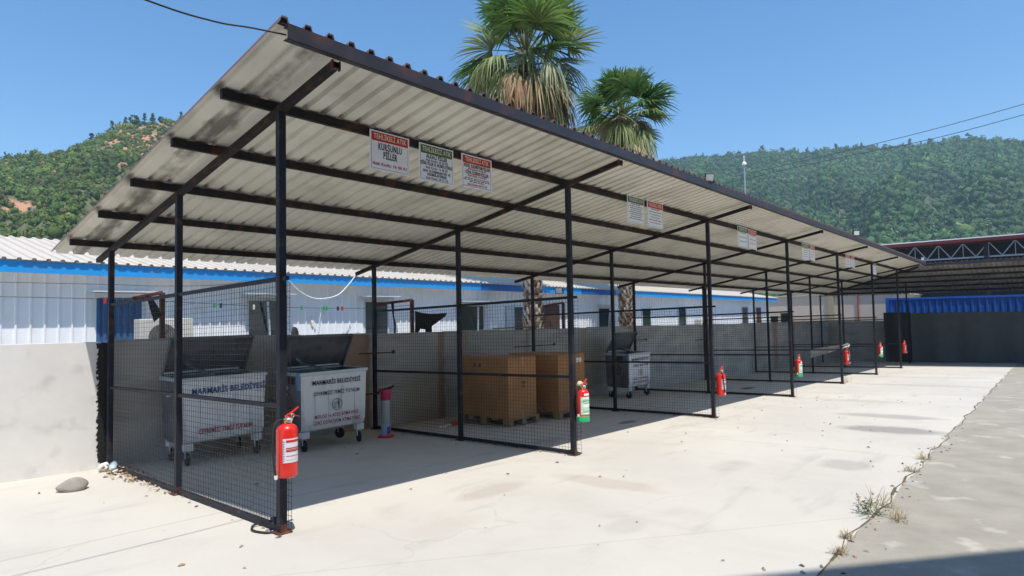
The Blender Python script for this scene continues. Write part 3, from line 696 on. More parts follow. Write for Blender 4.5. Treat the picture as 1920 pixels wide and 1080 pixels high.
# hand tools by the pallet
t = thing('cutter_tool', 'orange-ended tool lying on the floor left of the front pallet', 'tool', (4.95,3.3,G(4.95,3.3)), .1)
b = MB(); b.box(-.02,-.04,0,.11,.04,.07); b.build('grip', M['orange'], t, bevel=.01)
b = MB(); b.tube([(-.03,0,.02),(-.30,.03,.02)],.014,6); b.tube([(-.12,.0,.02),(-.30,-.07,.015)],.012,6); b.build('blade', M['galv'], t)

# ------------------------------------------------------------------ rusty frames behind the wall
def frame(x0, x1, zt, y, lab, cloth):
    t = thing('rusty_frame', lab, 'clothesline frame', (x1, y, G(x1,y)), 0, 'rusty clothesline frames behind the wall')
    g = G(x1,y)
    b = MB(); b.bar((0,0,0),(0,0,zt-g),.06,.06); b.build('upright', M['rust'], t)
    b = MB(); b.bar((x0-x1,0,zt-g-.09),(0,0,zt-g-.0),.05,.05); b.build('arm', M['rust'], t)
    return t
frame(.52,.90,2.08,5.0,'rusty hooked frame left, with a dark rag, above the first bin',0)
frame(4.62,5.50,2.0,5.0,'rusty frame behind the second partition, black cloth hanging beside it',1)
frame(9.75,10.58,1.96,5.0,'rusty frame partly hidden by the nearer palm trunk',2)
def cloth(pts_top, pts_bot, y, mt, name, lab, cat, nseg=10):
    b = MB(); n = len(pts_top)
    for s_, off in ((0,0),(1,.012)):
        for k in range(n):
            for j in range(nseg+1):
                f_ = j/nseg; x = pts_top[k][0]*(1-f_)+pts_bot[k][0]*f_; z = pts_top[k][1]*(1-f_)+pts_bot[k][1]*f_
                b.v.append((x, y+off+.03*math.sin(x*19+f_*2)+.012*math.sin(x*43), z))
    Q = nseg+1
    for s_ in (0,1):
        for k in range(n-1):
            for j in range(nseg):
                a = s_*n*Q+k*Q+j; q = (a,a+1,a+Q+1,a+Q); b.f.append(q if s_ else q[::-1]); b.m.append(0)
    o = b.build(name, mt, smooth=True); return tag(o, lab, cat)
cloth([(5.52,1.78),(5.75,1.74),(5.95,1.72),(6.15,1.72),(6.42,1.735)],[(5.54,1.20),(5.68,1.42),(5.85,1.40),(6.0,1.46),(6.36,1.66)],4.97,M['fabricblack'],'hanging_cloth','black cloth hung from the line beside the middle rusty frame','cloth')
b = MB(); b.box(5.82,4.96,1.25,5.98,4.98,1.50); tag(b.build('cloth_strip', M['fabricblack']), 'narrow black strip hanging below the black cloth', 'cloth')
cloth([(.70,2.03),(.73,2.03),(.76,2.03)],[(.78,1.66),(.82,1.70),(.88,1.74)],4.97,M['fabricblack'],'dark_rag','twisted dark rag dangling from the left rusty frame','rag')
b = MB(); b.tube([(5.0,4.98,1.95),(5.01,4.97,1.7),(5.05,4.97,1.5),(5.04,4.98,1.28)],[.03,.015,.02,.012],6); tag(b.build('dangling_rope', M['fabricblack']), 'dark rope dangling from the arm of the middle rusty frame', 'rope')

# lines
def wire(name, pts, r, mt, lab, cat, n=5, group=None):
    b = MB(); q = []
    for k in range(len(pts)-1):
        p0 = Vector(pts[max(k-1,0)]); p1 = Vector(pts[k]); p2 = Vector(pts[k+1]); p3 = Vector(pts[min(k+2,len(pts)-1)])
        for i_ in range(8):
            tt = i_/8; q.append(.5*((2*p1)+(-p0+p2)*tt+(2*p0-5*p1+4*p2-p3)*tt*tt+(-p0+3*p1-3*p2+p3)*tt**3))
    q.append(Vector(pts[-1])); b.tube(q, r, n); return tag(b.build(name, mt), lab, cat, group)
wire('overhead_cable', [(-9,-.9,5.0),(-4,-.86,3.85),(-2.2,-.84,3.53),(-1.26,-.82,3.476),(-.878,-.81,3.49),(-.644,-.81,3.53),(-.40,-.81,3.565)], .006, M['black'], 'black cable running down to the near corner of the roof', 'cable')
wire('clothesline', [(-5,5.2,2.05),(-.06,5.2,1.995),(2.8,5.2,1.87),(4.6,5.2,1.845),(5.5,5.0,1.9)], .004, M['wire'], 'thin clothesline with pegs stretched before the pale blue building', 'clothesline')
wire('sagging_wire', [(-5,5.6,2.2),(.03,5.6,2.212),(1.08,5.6,2.205),(2.1,5.6,2.26),(2.93,5.6,2.474),(3.4,6.5,2.5)], .004, M['black'], 'thin black wire sagging under the blue fascia at left', 'wire')
wire('white_cable', [(3.60,6.52,2.55),(3.85,6.52,2.27),(4.15,6.52,2.10),(4.45,6.52,2.065),(4.8,6.52,2.15),(5.05,6.52,2.36),(5.21,6.52,2.54)], .011, M['white'], 'white cable hanging in a loop from the bright blue fascia', 'cable')
pg = MB(); pg.box(-.008,-.012,-.045,.008,.012,.03)
P0 = None
pegs = [(3.21,'green'),(3.64,'green'),(3.70,'green'),(4.02,'redsign'),(.245,'redsign'),(1.72,'green'),(1.82,'darkgreen'),(3.93,'darkgreen'),(2.35,'white')]
plabs = {3.21:'green peg alone on the clothesline, right of the nearest post',3.64:'left peg of the touching green pair on the clothesline',3.70:'right peg of the touching green pair on the clothesline',4.02:'red peg on the clothesline near the second back post',.245:'red peg on the clothesline at the far left',1.72:'green peg on the clothesline above the first bin, left one',1.82:'dark green peg on the clothesline above the first bin, right one',3.93:'dark peg just left of the red peg on the clothesline',2.35:'white peg on the clothesline before the open dark window'}
for x, c in pegs:
    b = MB(); z = 1.99-(x+.06)*.043 if x < 2.8 else 1.87-(x-2.8)*.014
    b.box(x-.012,5.185,z-.05,x+.012,5.215,z+.025); tag(b.build('clothes_peg', M[c]), plabs[x], 'clothes peg', 'pegs on the clothesline')

# ------------------------------------------------------------------ pale blue building
bd = thing('prefab_building', 'long pale blue building with ribbed cladding, white roof and bright blue fascia behind the wall', 'building', (0,0,0))
BX0, BX1 = -9, 32.2
gz = lambda x: G(x,7)
ft = lambda x: 2.585-.0090*x         # fascia top
b = MB()
def PW(u, v, w): return (u, 6.955-w, v)
corr(b, BX0, BX1, lambda u: gz(u)-.1, lambda u: ft(u)-.05, PW, p=.175, h=.022, pf=prof_clad, flip=False)
b.build('cladding', M['clad'], bd)
b = MB(); b.box(BX1-.02,7.001,-1.2,BX1,13,2.35); b.box(BX0,7.001,-.5,BX0+.02,13,2.35); b.build('end_wall', M['clad'], bd)
def fpiece(x0, x1, mt, d=0):
    b = MB(); h = .175
    b.hexa([(x0,6.63-d,ft(x0)-h),(x1,6.63-d,ft(x1)-h),(x1,6.66,ft(x1)-h),(x0,6.66,ft(x0)-h),(x0,6.63-d,ft(x0)),(x1,6.63-d,ft(x1)),(x1,6.66,ft(x1)),(x0,6.66,ft(x0))])
    return b.build('fascia', mt, bd)
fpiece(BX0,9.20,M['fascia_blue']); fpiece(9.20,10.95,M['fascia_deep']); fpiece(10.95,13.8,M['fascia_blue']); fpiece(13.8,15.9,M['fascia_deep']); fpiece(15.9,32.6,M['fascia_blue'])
b = MB(); b.hexa([(BX0,6.665,ft(BX0)-.17),(BX1,6.665,ft(BX1)-.17),(BX1,6.98,ft(BX1)-.13),(BX0,6.98,ft(BX0)-.13),(BX0,6.665,ft(BX0)-.15),(BX1,6.665,ft(BX1)-.15),(BX1,6.98,ft(BX1)-.11),(BX0,6.98,ft(BX0)-.11)]); b.build('soffit', M['clad'], bd)
b = MB()
def PR(u, v, w): return (u, v, ft(u)+.012+(v-6.585)*.20+w)
corr(b, BX0, BX1+.4, lambda u: 6.585, lambda u: 10.2, PR, p=.174, h=.028)
def PR2(u, v, w): return (u, v, ft(u)+.012+(10.2-6.585)*.20-(v-10.2)*.20+w)
corr(b, BX0, BX1+.4, lambda u: 10.2, lambda u: 13.8, PR2, p=.174, h=.028)
b.build('roof', M['whitesheet'], bd)
def window(x0, x1, z0, z1, glass='glass', sash=None, hood=False, framew=.035):
    b = MB(); y = 6.925
    b.box(x0,y-.02,z0,x0+framew,y,z1); b.box(x1-framew,y-.02,z0,x1,y,z1); b.box(x0+framew,y-.02,z1-framew,x1-framew,y,z1); b.box(x0-.03,y-.05,z0-framew,x1+.03,y,z0-.001)
    f = b.build('window', M['frame'], bd)
    b = MB(); b.box(x0+framew,y-.008,z0,x1-framew,y-.002,z1-framew); b.build('pane', M[glass], f)
    if sash:
        xs = x0+(x1-x0)*sash; b = MB(); b.bar((xs,y-.03,z0+.02),(xs-.10,y-.16,z1-.06),.035,.03); b.build('open_sash', M['frame'], f)
    if hood:
        b = MB(); b.box(x0-.12,y-.30,z1+.075,x1+.15,y,z1+.095); b.box(x0-.04,y-.10,z1+.01,x1+.06,y,z1+.07); b.build('hood', M['frame'], f)
# blue plastic door curtain
b = MB(); n = 14; x0, x1 = .60, 1.26
for k in range(n):
    xa = x0+(x1-x0)*k/n; xb = x0+(x1-x0)*(k+1)/n; yy = 6.885+.02*(k % 2)
    b.box(xa,yy,gz(1)+.02,xb-.002,yy+.006,2.06)
cu = b.build('door_curtain', M['curtain'], bd)
b = MB(); b.box(.50,6.62,2.150,1.42,6.97,2.168); b.box(.56,6.85,2.07,1.34,6.97,2.14); b.build('hood', M['frame'], cu)
window(3.06,3.78,1.30,2.07,'glass',.62,True)
window(5.72,6.40,1.22,2.05,'glass',None,True)
window(8.66,9.60,1.17,1.95,'glassgreen',.70,True)
window(10.50,10.78,1.12,1.92,'frame'); window(10.80,11.25,1.12,1.92,'glass')
b = MB(); b.box(12.05,6.89,gz(12),12.95,6.928,1.95); b.build('door', M['brown'], bd)
window(15.18,15.98,1.10,1.86,'glass',.75,True)
window(18.15,18.85,1.08,1.84,'glassgreen'); window(21.15,21.88,1.05,1.87,'glassgreen')
window(28.10,28.95,.95,1.86,'glass'); window(30.05,30.85,.93,1.84,'brown')
def ac(x, z, lab, s=1.0):
    t = thing('air_conditioner', lab, 'air conditioner', (x, 6.18, z), 0, 'outdoor air conditioner units')
    b = MB(); b.box(0,0,0,.80*s,.30,.56*s); b.build('casing', mat('aged_white_casing', (.66,.64,.58), .5), t, bevel=.015)
    b = MB(); b.lathe([(0,0),(.21*s,0),(.21*s,.01)], n=28); b.v = [(.33*s+v[0],-.002-v[2]*.2,.27*s+v[1]) for v in b.v]; b.build('fan_opening', mat('grey_fan_recess', (.20,.19,.18), .6), t)
    b = MB()
    for k in range(5):
        r_ = .04+.04*k; q = [(.33*s+r_*s*math.cos(a_*PI/12), -.012, .27*s+r_*s*math.sin(a_*PI/12)) for a_ in range(25)]; b.tube(q,.003,4,cap=False)
    for k in range(6): a_ = k*PI/3; b.tube([(.33*s,-.012,.27*s),(.33*s+.2*s*math.cos(a_),-.012,.27*s+.2*s*math.sin(a_))],.003,4)
    b.build('fan_grille', M['wire'], t)
    b = MB(); b.box(.1,.02,-.04,.14,.40,-.001); b.box(.6*s,.02,-.04,.6*s+.04,.40,-.001); b.build('bracket', M['rust'], t)
ac(1.00,1.15,'white outdoor air conditioner above the wall behind the left rusty frame')
ac(21.7,.84,'far white outdoor air conditioner between the third and fourth post rows', .9)
def flood(x, y, z, lab, s=1.0, rz=0, tilt=.9):
    t = thing('floodlight', lab, 'floodlight', (x, y, z), rz, 'floodlights')
    b = MB(); b.box(-.11*s,-.03*s,-.09*s,.11*s,.03*s,.09*s); h = b.build('housing', M['black'], t, bevel=.008); h.rotation_euler = (tilt,0,0); h.location=(0,-.02,.07*s)
    b = MB(); b.box(-.095*s,-.036*s,-.075*s,.095*s,-.0305*s,.075*s); b.build('lens', M['white'], h)
    b = MB(); b.bar((-.12*s,0,-.03),(-.12*s,0,.09*s),.01,.03); b.bar((.12*s,0,-.03),(.12*s,0,.09*s),.01,.03); b.bar((-.12*s,0,-.03),(.12*s,0,-.03),.03,.01); b.build('yoke', M['steel'], t)
flood(6.30,-.86,3.60,'white-faced floodlight on the roof edge above the second bay',.62,-.75,.35)
flood(15.55,-.86,3.58,'small floodlight on the roof edge above the fourth bay',.7,-.9,.2)
flood(26.6,-.86,3.53,'tiny floodlight at the far corner of the roof edge',.7,-.6,.4)
flood(12.35,6.42,2.30,'floodlight on the blue fascia right of the nearer palm trunk',1.0,-1.2,.5)
b = MB(); q = [(6.16,-.84,3.60),(6.12,-.86,3.50),(6.22,-.86,3.46),(6.30,-.85,3.52)]; b.tube(q,.008,5); tag(b.build('loose_cable', M['black']), 'loose black cable under the floodlight of the second bay', 'cable')

# things on the back wall
def lump(name, c, r, mt, lab, cat, seed=0, parent=None, sub=3):
    bm_ = bmesh.new(); bmesh.ops.create_icosphere(bm_, subdivisions=sub, radius=1); rr = random.Random(seed); a = [rr.uniform(2,5) for _ in range(3)]; ph = [rr.uniform(0,6) for _ in range(3)]
    b = MB(); vs = []
    for v in bm_.verts:
        p = v.co; k = 1+.13*math.sin(p.x*a[0]+ph[0])+.12*math.sin(p.y*a[1]+ph[1]+p.z*2)+.1*math.sin(p.z*a[2]+ph[2])
        vs.append((c[0]+p.x*r[0]*k, c[1]+p.y*r[1]*k, c[2]+max(-.75,p.z)*r[2]*k))
    b.add(vs, [[v.index for v in f.verts] for f in bm_.faces]); bm_.free()
    o = b.build(name, mt, parent, smooth=True)
    if lab: tag(o, lab, cat)
    return o
lump('stone', (2.57,4.32,WT(2.5)+.06), (.06,.05,.08), M['stone'], 'small upright pale stone on top of the back wall', 'stone', 1)
lump('stone', (9.3,4.32,WT(9.3)+.05), (.14,.08,.05), M['stone'], 'brown stone on the wall top left of the palm trunk', 'stone', 2)
b = MB(); b.box(7.2,4.24,WT(7.2)+.035,8.6,4.40,WT(7.2)+.06); tag(b.build('plank', M['wood']), 'grey plank lying on the wall top near the middle', 'plank')
b = MB(); b.box(7.0,4.25,WT(6)+.03,7.2,4.3,WT(6)+.05)
lump('stone', (-.62,3.10,G(-.5,3.1)+.05), (.14,.10,.075), M['stone'], 'rounded grey stone on the yard at the far left', 'stone', 4)
for x, s_, lab in ((24.9,.30,'small dark green crate on the wall top, left one'),(26.3,.48,'larger dark green crate on the wall top, right one')):
    t = thing('green_crate', lab, 'crate', (x,4.32,WT(x)+.03), 0, 'dark green crates on the wall top')
    b = MB(); w_ = s_*1.1; h = s_*.75
    b.box(-w_/2,-.09,0,w_/2,-.07,h); b.box(-w_/2,.07,0,w_/2,.09,h); b.box(-w_/2,-.069,0,-w_/2+.02,.069,h); b.box(w_/2-.02,-.069,0,w_/2,.069,h); b.box(-w_/2+.021,-.069,0,w_/2-.021,.069,.02)
    b.build('tub', M['darkgreen'], t)
    b = MB(); b.box(-w_/2-.02,-.10,h,w_/2+.02,.10,h+.03); b.build('rim', M['darkgreen'], t)
b = MB()
for s_ in (0,1):
    for k in range(25):
        for j in range(7):
            u = k/24; v = j/6
            yv = -.20+1.05*u; zc = .665-.20*u
            w_ = .10+.16*u
            b.v.append((17.30+.05*math.sin(v*PI)+s_*.006+.018*math.sin(u*23+v*4)*(1-u), yv+.015*math.sin(v*9), zc-w_*v+.012*math.sin(u*31+v*6)*(1-u)))
for s_ in (0,1):
    for k in range(24):
        for j in range(6):
            a = s_*175+k*7+j; q = (a,a+1,a+8,a+7); b.f.append(q if s_ else q[::-1]); b.m.append(0)
tag(b.build('white_sheet', mat('crumpled_white_sheet', (.55,.54,.53), .6), smooth=True), 'crumpled white plastic sheet draped across the fifth partition', 'sheet')

wire('white_string', [(4.615,6.86,1.83),(4.56,6.84,1.6),(4.52,6.85,1.39)], .006, M['white'], 'short white string hanging against the pale blue cladding', 'string')
b = MB()
for q_ in ((4.43,1.70,.03),(4.45,1.62,.045),(4.48,1.56,.06),(4.50,1.50,.04)): b.add([(q_[0]-q_[2],6.925,q_[1]),(q_[0],6.92,q_[1]-q_[2]*1.3),(q_[0]+q_[2],6.925,q_[1]),(q_[0],6.92,q_[1]+q_[2]*1.2)],[(0,1,2,3)])
b.build('paint_splash', M['white'], bd)
# ------------------------------------------------------------------ litter and small plants
t = thing('plastic_bottle', 'crushed pale blue plastic bottle at the foot of the leftmost back post', 'bottle', (.0,3.95,G(0,3.95)))
b = MB(); b.tube([(-.05,-.16,.035),(-.03,-.08,.045),(.0,.0,.05),(.02,.05,.05),(.035,.08,.035),(.04,.10,.02)],[.03,.045,.042,.045,.03,.012],10); b.build('bottle_body', mat('crushed_clear_blue', (.45,.56,.66), .15, spec=.8), t, smooth=True)
b = MB(); b.tube([(-.05,-.16,.035),(-.055,-.185,.032)],[.02,.018],8); b.build('cap', mat('blue_cap', (.05,.18,.5), .4), t)
t = lump('paper_cup', (-.09,3.98,G(-.09,4)+.045), (.05,.05,.06), M['white'], 'crumpled white cup beside the blue bottle', 'cup', 9)
b = MB(); rr = random.Random(11)
for k in range(260):
    u = rr.random()**1.6; y = 3.95-1.9*u; x = .02+rr.gauss(0,.05+.03*(1-u)) - .04; z = G(x,y)+rr.random()*.06*(1-u)+.005
    s_ = rr.uniform(.006,.028)*(1.1-.5*u); a = rr.uniform(0,PI)
    d = Vector((math.cos(a)*s_, math.sin(a)*s_, rr.uniform(-.3,.6)*s_)); e = Vector((-math.sin(a)*s_*.6, math.cos(a)*s_*.6, rr.uniform(-.2,.4)*s_)); c = Vector((x,y,z))
    b.add([c-d-e, c+d-e, c+d+e, c-d+e, c+Vector((0,0,s_*.5))], [(0,1,4),(1,2,4),(2,3,4),(3,0,4),(0,3,2,1)], rr.randrange(3))
tag(b.build('leaf_litter', [mat('dry_leaf_tan',(.42,.30,.17),.9), mat('dry_leaf_pale',(.55,.50,.42),.9), mat('dry_leaf_brown',(.20,.12,.07),.9)]), 'dry leaves and crumbs heaped along the foot of the nearest partition', 'leaf litter', kind='stuff')
b = MB(); rr = random.Random(21)
for k in range(420):
    if k < 150: i_ = rr.choice((0,0,1,1,2,3,4,5)); x = XS[i_]+rr.gauss(0,.05); y = rr.uniform(-.15,2.2)
    elif k < 260: x = rr.uniform(-1.8,9); y = -3.45+rr.gauss(0,.12)
    else: x = rr.uniform(-2,14); y = rr.uniform(-3.4,3.6)
    s_ = rr.uniform(.004,.014); c = Vector((x,y,G(x,y)+.006)); a = rr.uniform(0,PI)
    d = Vector((math.cos(a)*s_*1.6, math.sin(a)*s_*1.6, 0)); e = Vector((-math.sin(a)*s_*.7, math.cos(a)*s_*.7, 0))
    b.add([c-d-e, c+d-e, c+d+e, c-d+e, c+Vector((0,0,s_*.9))], [(0,1,4),(1,2,4),(2,3,4),(3,0,4),(0,3,2,1)], rr.randrange(3))
tag(b.build('yard_crumbs', [mat('crumb_dark',(.10,.08,.06),.9), mat('crumb_grey',(.30,.27,.24),.9), mat('crumb_tan',(.32,.22,.13),.9)]), 'scattered crumbs and bits of leaf on the yard', 'debris', kind='stuff')
wire('hose_offcut', [(.03,.20,.03),(-.03,.32,.012),(-.09,.30,.01),(-.13,.20,.01),(-.10,.08,.012),(-.06,.04,.012)], .009, M['rubber'], 'short black hose offcut curled at the nearest post foot', 'hose')
lump('black_bag', (.03,.14,.055), (.028,.06,.03), M['fabricblack'], 'small black bundle at the nearest post foot', 'bag', 3)
def setcol(o, cols):
    at = o.data.color_attributes.new('tint', 'FLOAT_COLOR', 'POINT'); at.data.foreach_set('color', np.asarray(cols, dtype=np.float32).ravel())
M['leaf'] = leafmat('leaf_foliage', trans=.3); M['leafdull'] = leafmat('bush_foliage', trans=0.0, rough=.8)
def weed(x, y, z, s, kind, lab, seed, cat='weed', group=None):
    rr = random.Random(seed); t = thing('weed_clump', lab, cat, (x, y, z), 0, group)
    b = MB(); cols = []
    n = 55 if kind == 'dry' else 28
    for k in range(n):
        a = rr.uniform(0,2*PI); l = s*rr.uniform(.4,1.0); el = rr.uniform(.25,1.2); d = Vector((math.cos(a)*math.cos(el), math.sin(a)*math.cos(el), math.sin(el)))
        sd_ = Vector((-d.y,d.x,0)).normalized()*(.0022); p0 = Vector((rr.gauss(0,.03*s/.15), rr.gauss(0,.03*s/.15), 0)); p1 = p0+d*l*.6; p2 = p0+d*l+Vector((0,0,-l*.15))
        c = rr.choice(((.45,.36,.20),(.36,.26,.14),(.50,.43,.28)) if kind == 'dry' else ((.10,.16,.05),(.14,.18,.07)))
        b.add([p0-sd_,p0+sd_,p1+sd_,p1-sd_,p2], [(0,1,2,3),(3,2,4)]); cols += [(*c,1)]*5
        if kind == 'green':
            for q in range(9):
                f_ = rr.uniform(.2,1); c0 = p0+d*l*f_; r_ = s*rr.uniform(.05,.10); a2 = rr.uniform(0,2*PI); u = Vector((math.cos(a2),math.sin(a2),rr.uniform(-.3,.5)))*r_; v = u.cross(Vector((rr.random(),rr.random(),1))).normalized()*r_*.5
                c = rr.choice(((.07,.13,.04),(.10,.17,.06),(.14,.20,.08))); b.add([c0,c0+u*.5+v,c0+u,c0+u*.5-v], [(0,1,2,3)]); cols += [(*c,1)]*4
    o = b.build('stems', M['leaf'], t); setcol(o, cols)
weed(3.22,-3.43,G(3.2,-3.4)+.005,.20,'green','leafy green weed growing in the slab joint at right',1)
weed(3.52,-3.42,G(3.5,-3.4)+.005,.24,'dry','tall dry grass tuft behind the green weed in the slab joint',2)
weed(3.15,-3.62,G(3.2,-3.6)+.005,.16,'dry','dry grass spread on the apron right of the green weed',3)
weed(2.46,-3.43,G(2.4,-3.4)+.005,.09,'dry','small dry tuft in the slab joint, second from the camera',4)
weed(2.07,-3.46,G(2.0,-3.4)+.005,.10,'dry','nearest dry tuft in the slab joint, spiky',5)
weed(5.2,-3.42,G(5.2,-3.4)+.005,.14,'dry','dry tuft in the slab joint beyond the green weed',6)
weed(6.0,-3.42,G(6,-3.4)+.005,.16,'dry','farthest dry tuft in the slab joint',7)
weed(17.75,.03,G(17.7,0)+.003,.30,'dry','dry straw tuft at the foot of the fifth front post',8)
weed(3.72,4.62,1.22,.26,'green','green weed showing above the wall left of the second back post',9)
weed(4.10,4.62,1.20,.30,'green','taller green weed above the wall at the second back post',10)
weed(4.55,4.62,1.18,.24,'green','green weed above the wall right of the second back post',11)

# ------------------------------------------------------------------ palms
def fan(b, cols, base, d, n, L, droop, col, rr, nseg=24, spread=1.9, wid=.050):
    d = d.normalized(); s_ = d.cross(Vector((0,0,1)))
    if s_.length < .1: s_ = Vector((1,0,0))
    s_.normalize(); nn = s_.cross(d).normalized()
    roll = rr.uniform(-.5,.5); s_, nn = s_*math.cos(roll)+nn*math.sin(roll), nn*math.cos(roll)-s_*math.sin(roll)
    for k in range(nseg):
        a = -spread+2*spread*k/(nseg-1)+rr.gauss(0,.03); l = L*(1-.28*abs(a/spread)**2)*rr.uniform(.88,1.05)
        e = (d*math.cos(a)+s_*math.sin(a)+nn*.10*math.cos(a)).normalized()
        w = e.cross(nn).normalized(); tw = rr.uniform(-.5,.5); w = (w*math.cos(tw)+nn*math.sin(tw))
        pts = []
        for t_, ww in ((.0,.15),(.30,.8),(.55,1.0),(.78,.55),(1.0,.05)):
            dz = droop*l*(t_**2.2)*rr.uniform(.85,1.15)
            p = base+e*l*t_*(1-.25*min(droop,1.6)*t_**2) - Vector((0,0,dz)) + nn*((k % 2)-.5)*.02
            pts.append((p-w*wid*ww*.5, p+w*wid*ww*.5))
        o = len(b.v)
        jit = rr.uniform(.75,1.25); c = tuple(min(1,x*jit) for x in col)
        for p_, q_ in pts: b.v += [tuple(p_), tuple(q_)]; cols += [(*c,1),(*c,1)]
        for j in range(4): b.f.append((o+2*j,o+2*j+1,o+2*j+3,o+2*j+2)); b.m.append(0)
def palm(x, y, ztop, R, lab, seed, dead=1.0, lean=(0,0)):
    rr = random.Random(seed); g = G(x,y); Hh = ztop-g
    t = thing('fan_palm', lab, 'palm tree', (x, y, g), 0, 'fan palms between the wall and the building')
    ax = lambda z: Vector((lean[0]*z/Hh, lean[1]*z/Hh, z))
    # trunk core and split leaf bases
    b = MB(); b.tube([ax(z) for z in (0,.4,1.5,3,Hh*.6,Hh-.2)],[.36,.28,.23,.20,.19,.22],14); tr = b.build('trunk', mat('palm_trunk_bark',(.14,.10,.075),.95,0,.3,8,bump=.6,bscale=12), t, smooth=True)
    b = MB(); z = .3; row = 0; cm = []
    while z < Hh-.3:
        n = 9
        for k in range(n):
            a = 2*PI*(k+.5*(row % 2))/n+rr.gauss(0,.07); r0 = .20+.04*max(0,1-z/2); o_ = ax(z); d = Vector((math.cos(a),math.sin(a),0)); s_ = Vector((-d.y,d.x,0))
            wv = rr.uniform(.05,.085); l = rr.uniform(.13,.24); out = rr.uniform(.03,.10)
            p0 = o_+d*r0-s_*wv; p1 = o_+d*r0+s_*wv; p2 = o_+d*(r0+out)+s_*wv*.55+Vector((0,0,l)); p3 = o_+d*(r0+out)-s_*wv*.55+Vector((0,0,l))
            p4 = o_+d*(r0-.03)+Vector((0,0,l*.9))
            b.add([p0,p1,p2,p3,p4,o_+d*(r0+out*.6+.02)+Vector((0,0,l*.45))],[(0,1,5),(1,2,5),(2,3,5),(3,0,5),(3,2,4)], rr.choice((0,0,1,2)))
        z += .105; row += 1
    b.build('leaf_bases', [mat('boot_tan',(.34,.28,.21),.9,0,.25,20), mat('boot_pale',(.46,.41,.35),.9,0,.2,20), mat('boot_brown',(.15,.085,.055),.9,0,.25,20)], tr)
    top = ax(Hh)
    parts = {'crown': (MB(), []), 'drooping_fronds': (MB(), []), 'dead_skirt': (MB(), [])}
    pet = {'crown': [], 'drooping_fronds': [], 'dead_skirt': []}
    ga = 2.39996; NF = int(112*(.75+.25*dead))
    for k in range(NF):
        f_ = k/(NF-1); az = k*ga+rr.gauss(0,.15)
        f_ = min(1,max(0,f_+rr.gauss(0,.05)))
        if f_ < .42: el = rr.uniform(-.4,1.25) if f_ > .12 else rr.uniform(.8,1.5); key = 'crown'; dr = rr.uniform(.02,.5); col = rr.choice(((.075,.17,.035),(.11,.22,.05),(.17,.27,.07),(.09,.19,.05),(.24,.29,.11)))
        elif f_ < .76: el = rr.uniform(-.75,.55); key = 'drooping_fronds'; dr = rr.uniform(.35,1.3); col = rr.choice(((.28,.33,.14),(.40,.42,.24),(.20,.25,.09),(.46,.46,.28),(.34,.27,.14)))
        else: el = rr.uniform(-1.45,-.2); key = 'dead_skirt'; dr = rr.uniform(.5,1.5); col = rr.choice(((.42,.32,.17),(.30,.18,.10),(.48,.39,.25),(.34,.16,.09),(.24,.24,.12)))
        d = Vector((math.cos(az)*math.cos(el), math.sin(az)*math.cos(el), math.sin(el)))
        pl = R*(rr.uniform(.36,.56) if key == 'crown' else rr.uniform(.08,.55)); zoff = -(.45 if key == 'crown' else .75)*f_*R/2+rr.gauss(0,.08)
        b0 = top+Vector((0,0,zoff-.1)); base = b0+d*pl-Vector((0,0,.10*pl*(1 if key != 'crown' else 0)))
        B, C_ = parts[key]; pet[key].append((b0, base))
        dd = d-Vector((0,0,.25 if key == 'drooping_fronds' else .5 if key == 'dead_skirt' else 0))
        fan(B, C_, base, dd, None, R*(rr.uniform(.48,.62) if key == 'crown' else rr.uniform(.30,.62)), dr, col, rr, nseg=26 if key == 'crown' else 24, spread=1.75 if key == 'crown' else 1.3, wid=.062*R/1.9 if key == 'crown' else .045*R/1.9)
    for key, (B, C_) in parts.items():
        for p0, p1 in pet[key]:
            o = len(B.v); B.tube([p0, (p0+p1)/2+Vector((0,0,.03)), p1],[.02,.014,.010],4); C_ += [(.22,.24,.10,1) if key == 'crown' else (.26,.20,.12,1)]*(len(B.v)-o)
        ob = B.build(key, M['leaf'], t); setcol(ob, C_)
    return t
palm(10.05,5.55,8.7,2.2,'nearer and larger fan palm with a thick skirt of dead fronds',5,1.0,(-.15,0))
palm(14.95,5.7,8.3,2.0,'smaller fan palm further right with a thinner crown',12,.7,(.10,0))

# ------------------------------------------------------------------ far end of the yard
s2 = thing('corner_shelter', 'second dark-framed lean-to roof turning the corner at the far right end', 'shelter', (27.8,-.8,G(27.8,-.8)))
bx, by, bz = 27.8, -.8, G(27.8,-.8)
def Z2(x): return RZ(27.8,-.8)-.192*(x-27.8)-.01
b = MB()
def P2(u, v, w): return (v-bx, u-by, Z2(v)+.056+w-bz)
u0, u1 = -16.0, 4.9
corr(b, u0, u1, lambda u: max(27.75, u+.8+27.8), lambda u: 33.6, P2, nv=1, flip=True)
o2 = MB(); corr(o2, u0, u1, lambda u: max(27.75, u+.8+27.8), lambda u: 33.6, P2, nv=1, off=.003); b.add(o2.v, o2.f, 1)
b.build('roof_sheet', [mat('sooty_sheet_underside', (.30,.28,.26), .7, 0, .15, 3, (.16,.15,.14), .45, .65, 1.5), M['rooftop']], s2)  # same kind of sheet in a darker mottled tone than the long roof
for x in (28.9,29.9,30.9,31.9,32.9):
    b = MB(); b.bar((x-bx,-15.9-by,Z2(x)+.01-bz),(x-bx,x-27.8-.8-by,Z2(x)+.01-bz),.045,.075); b.build('purlin', M['steel'], s2)
b = MB(); b.bar((27.77-bx,-16-by,Z2(27.8)-bz),(27.77-bx,-.78-by,Z2(27.8)-bz),.012,.10); b.build('fascia', M['fascia_steel'], s2)
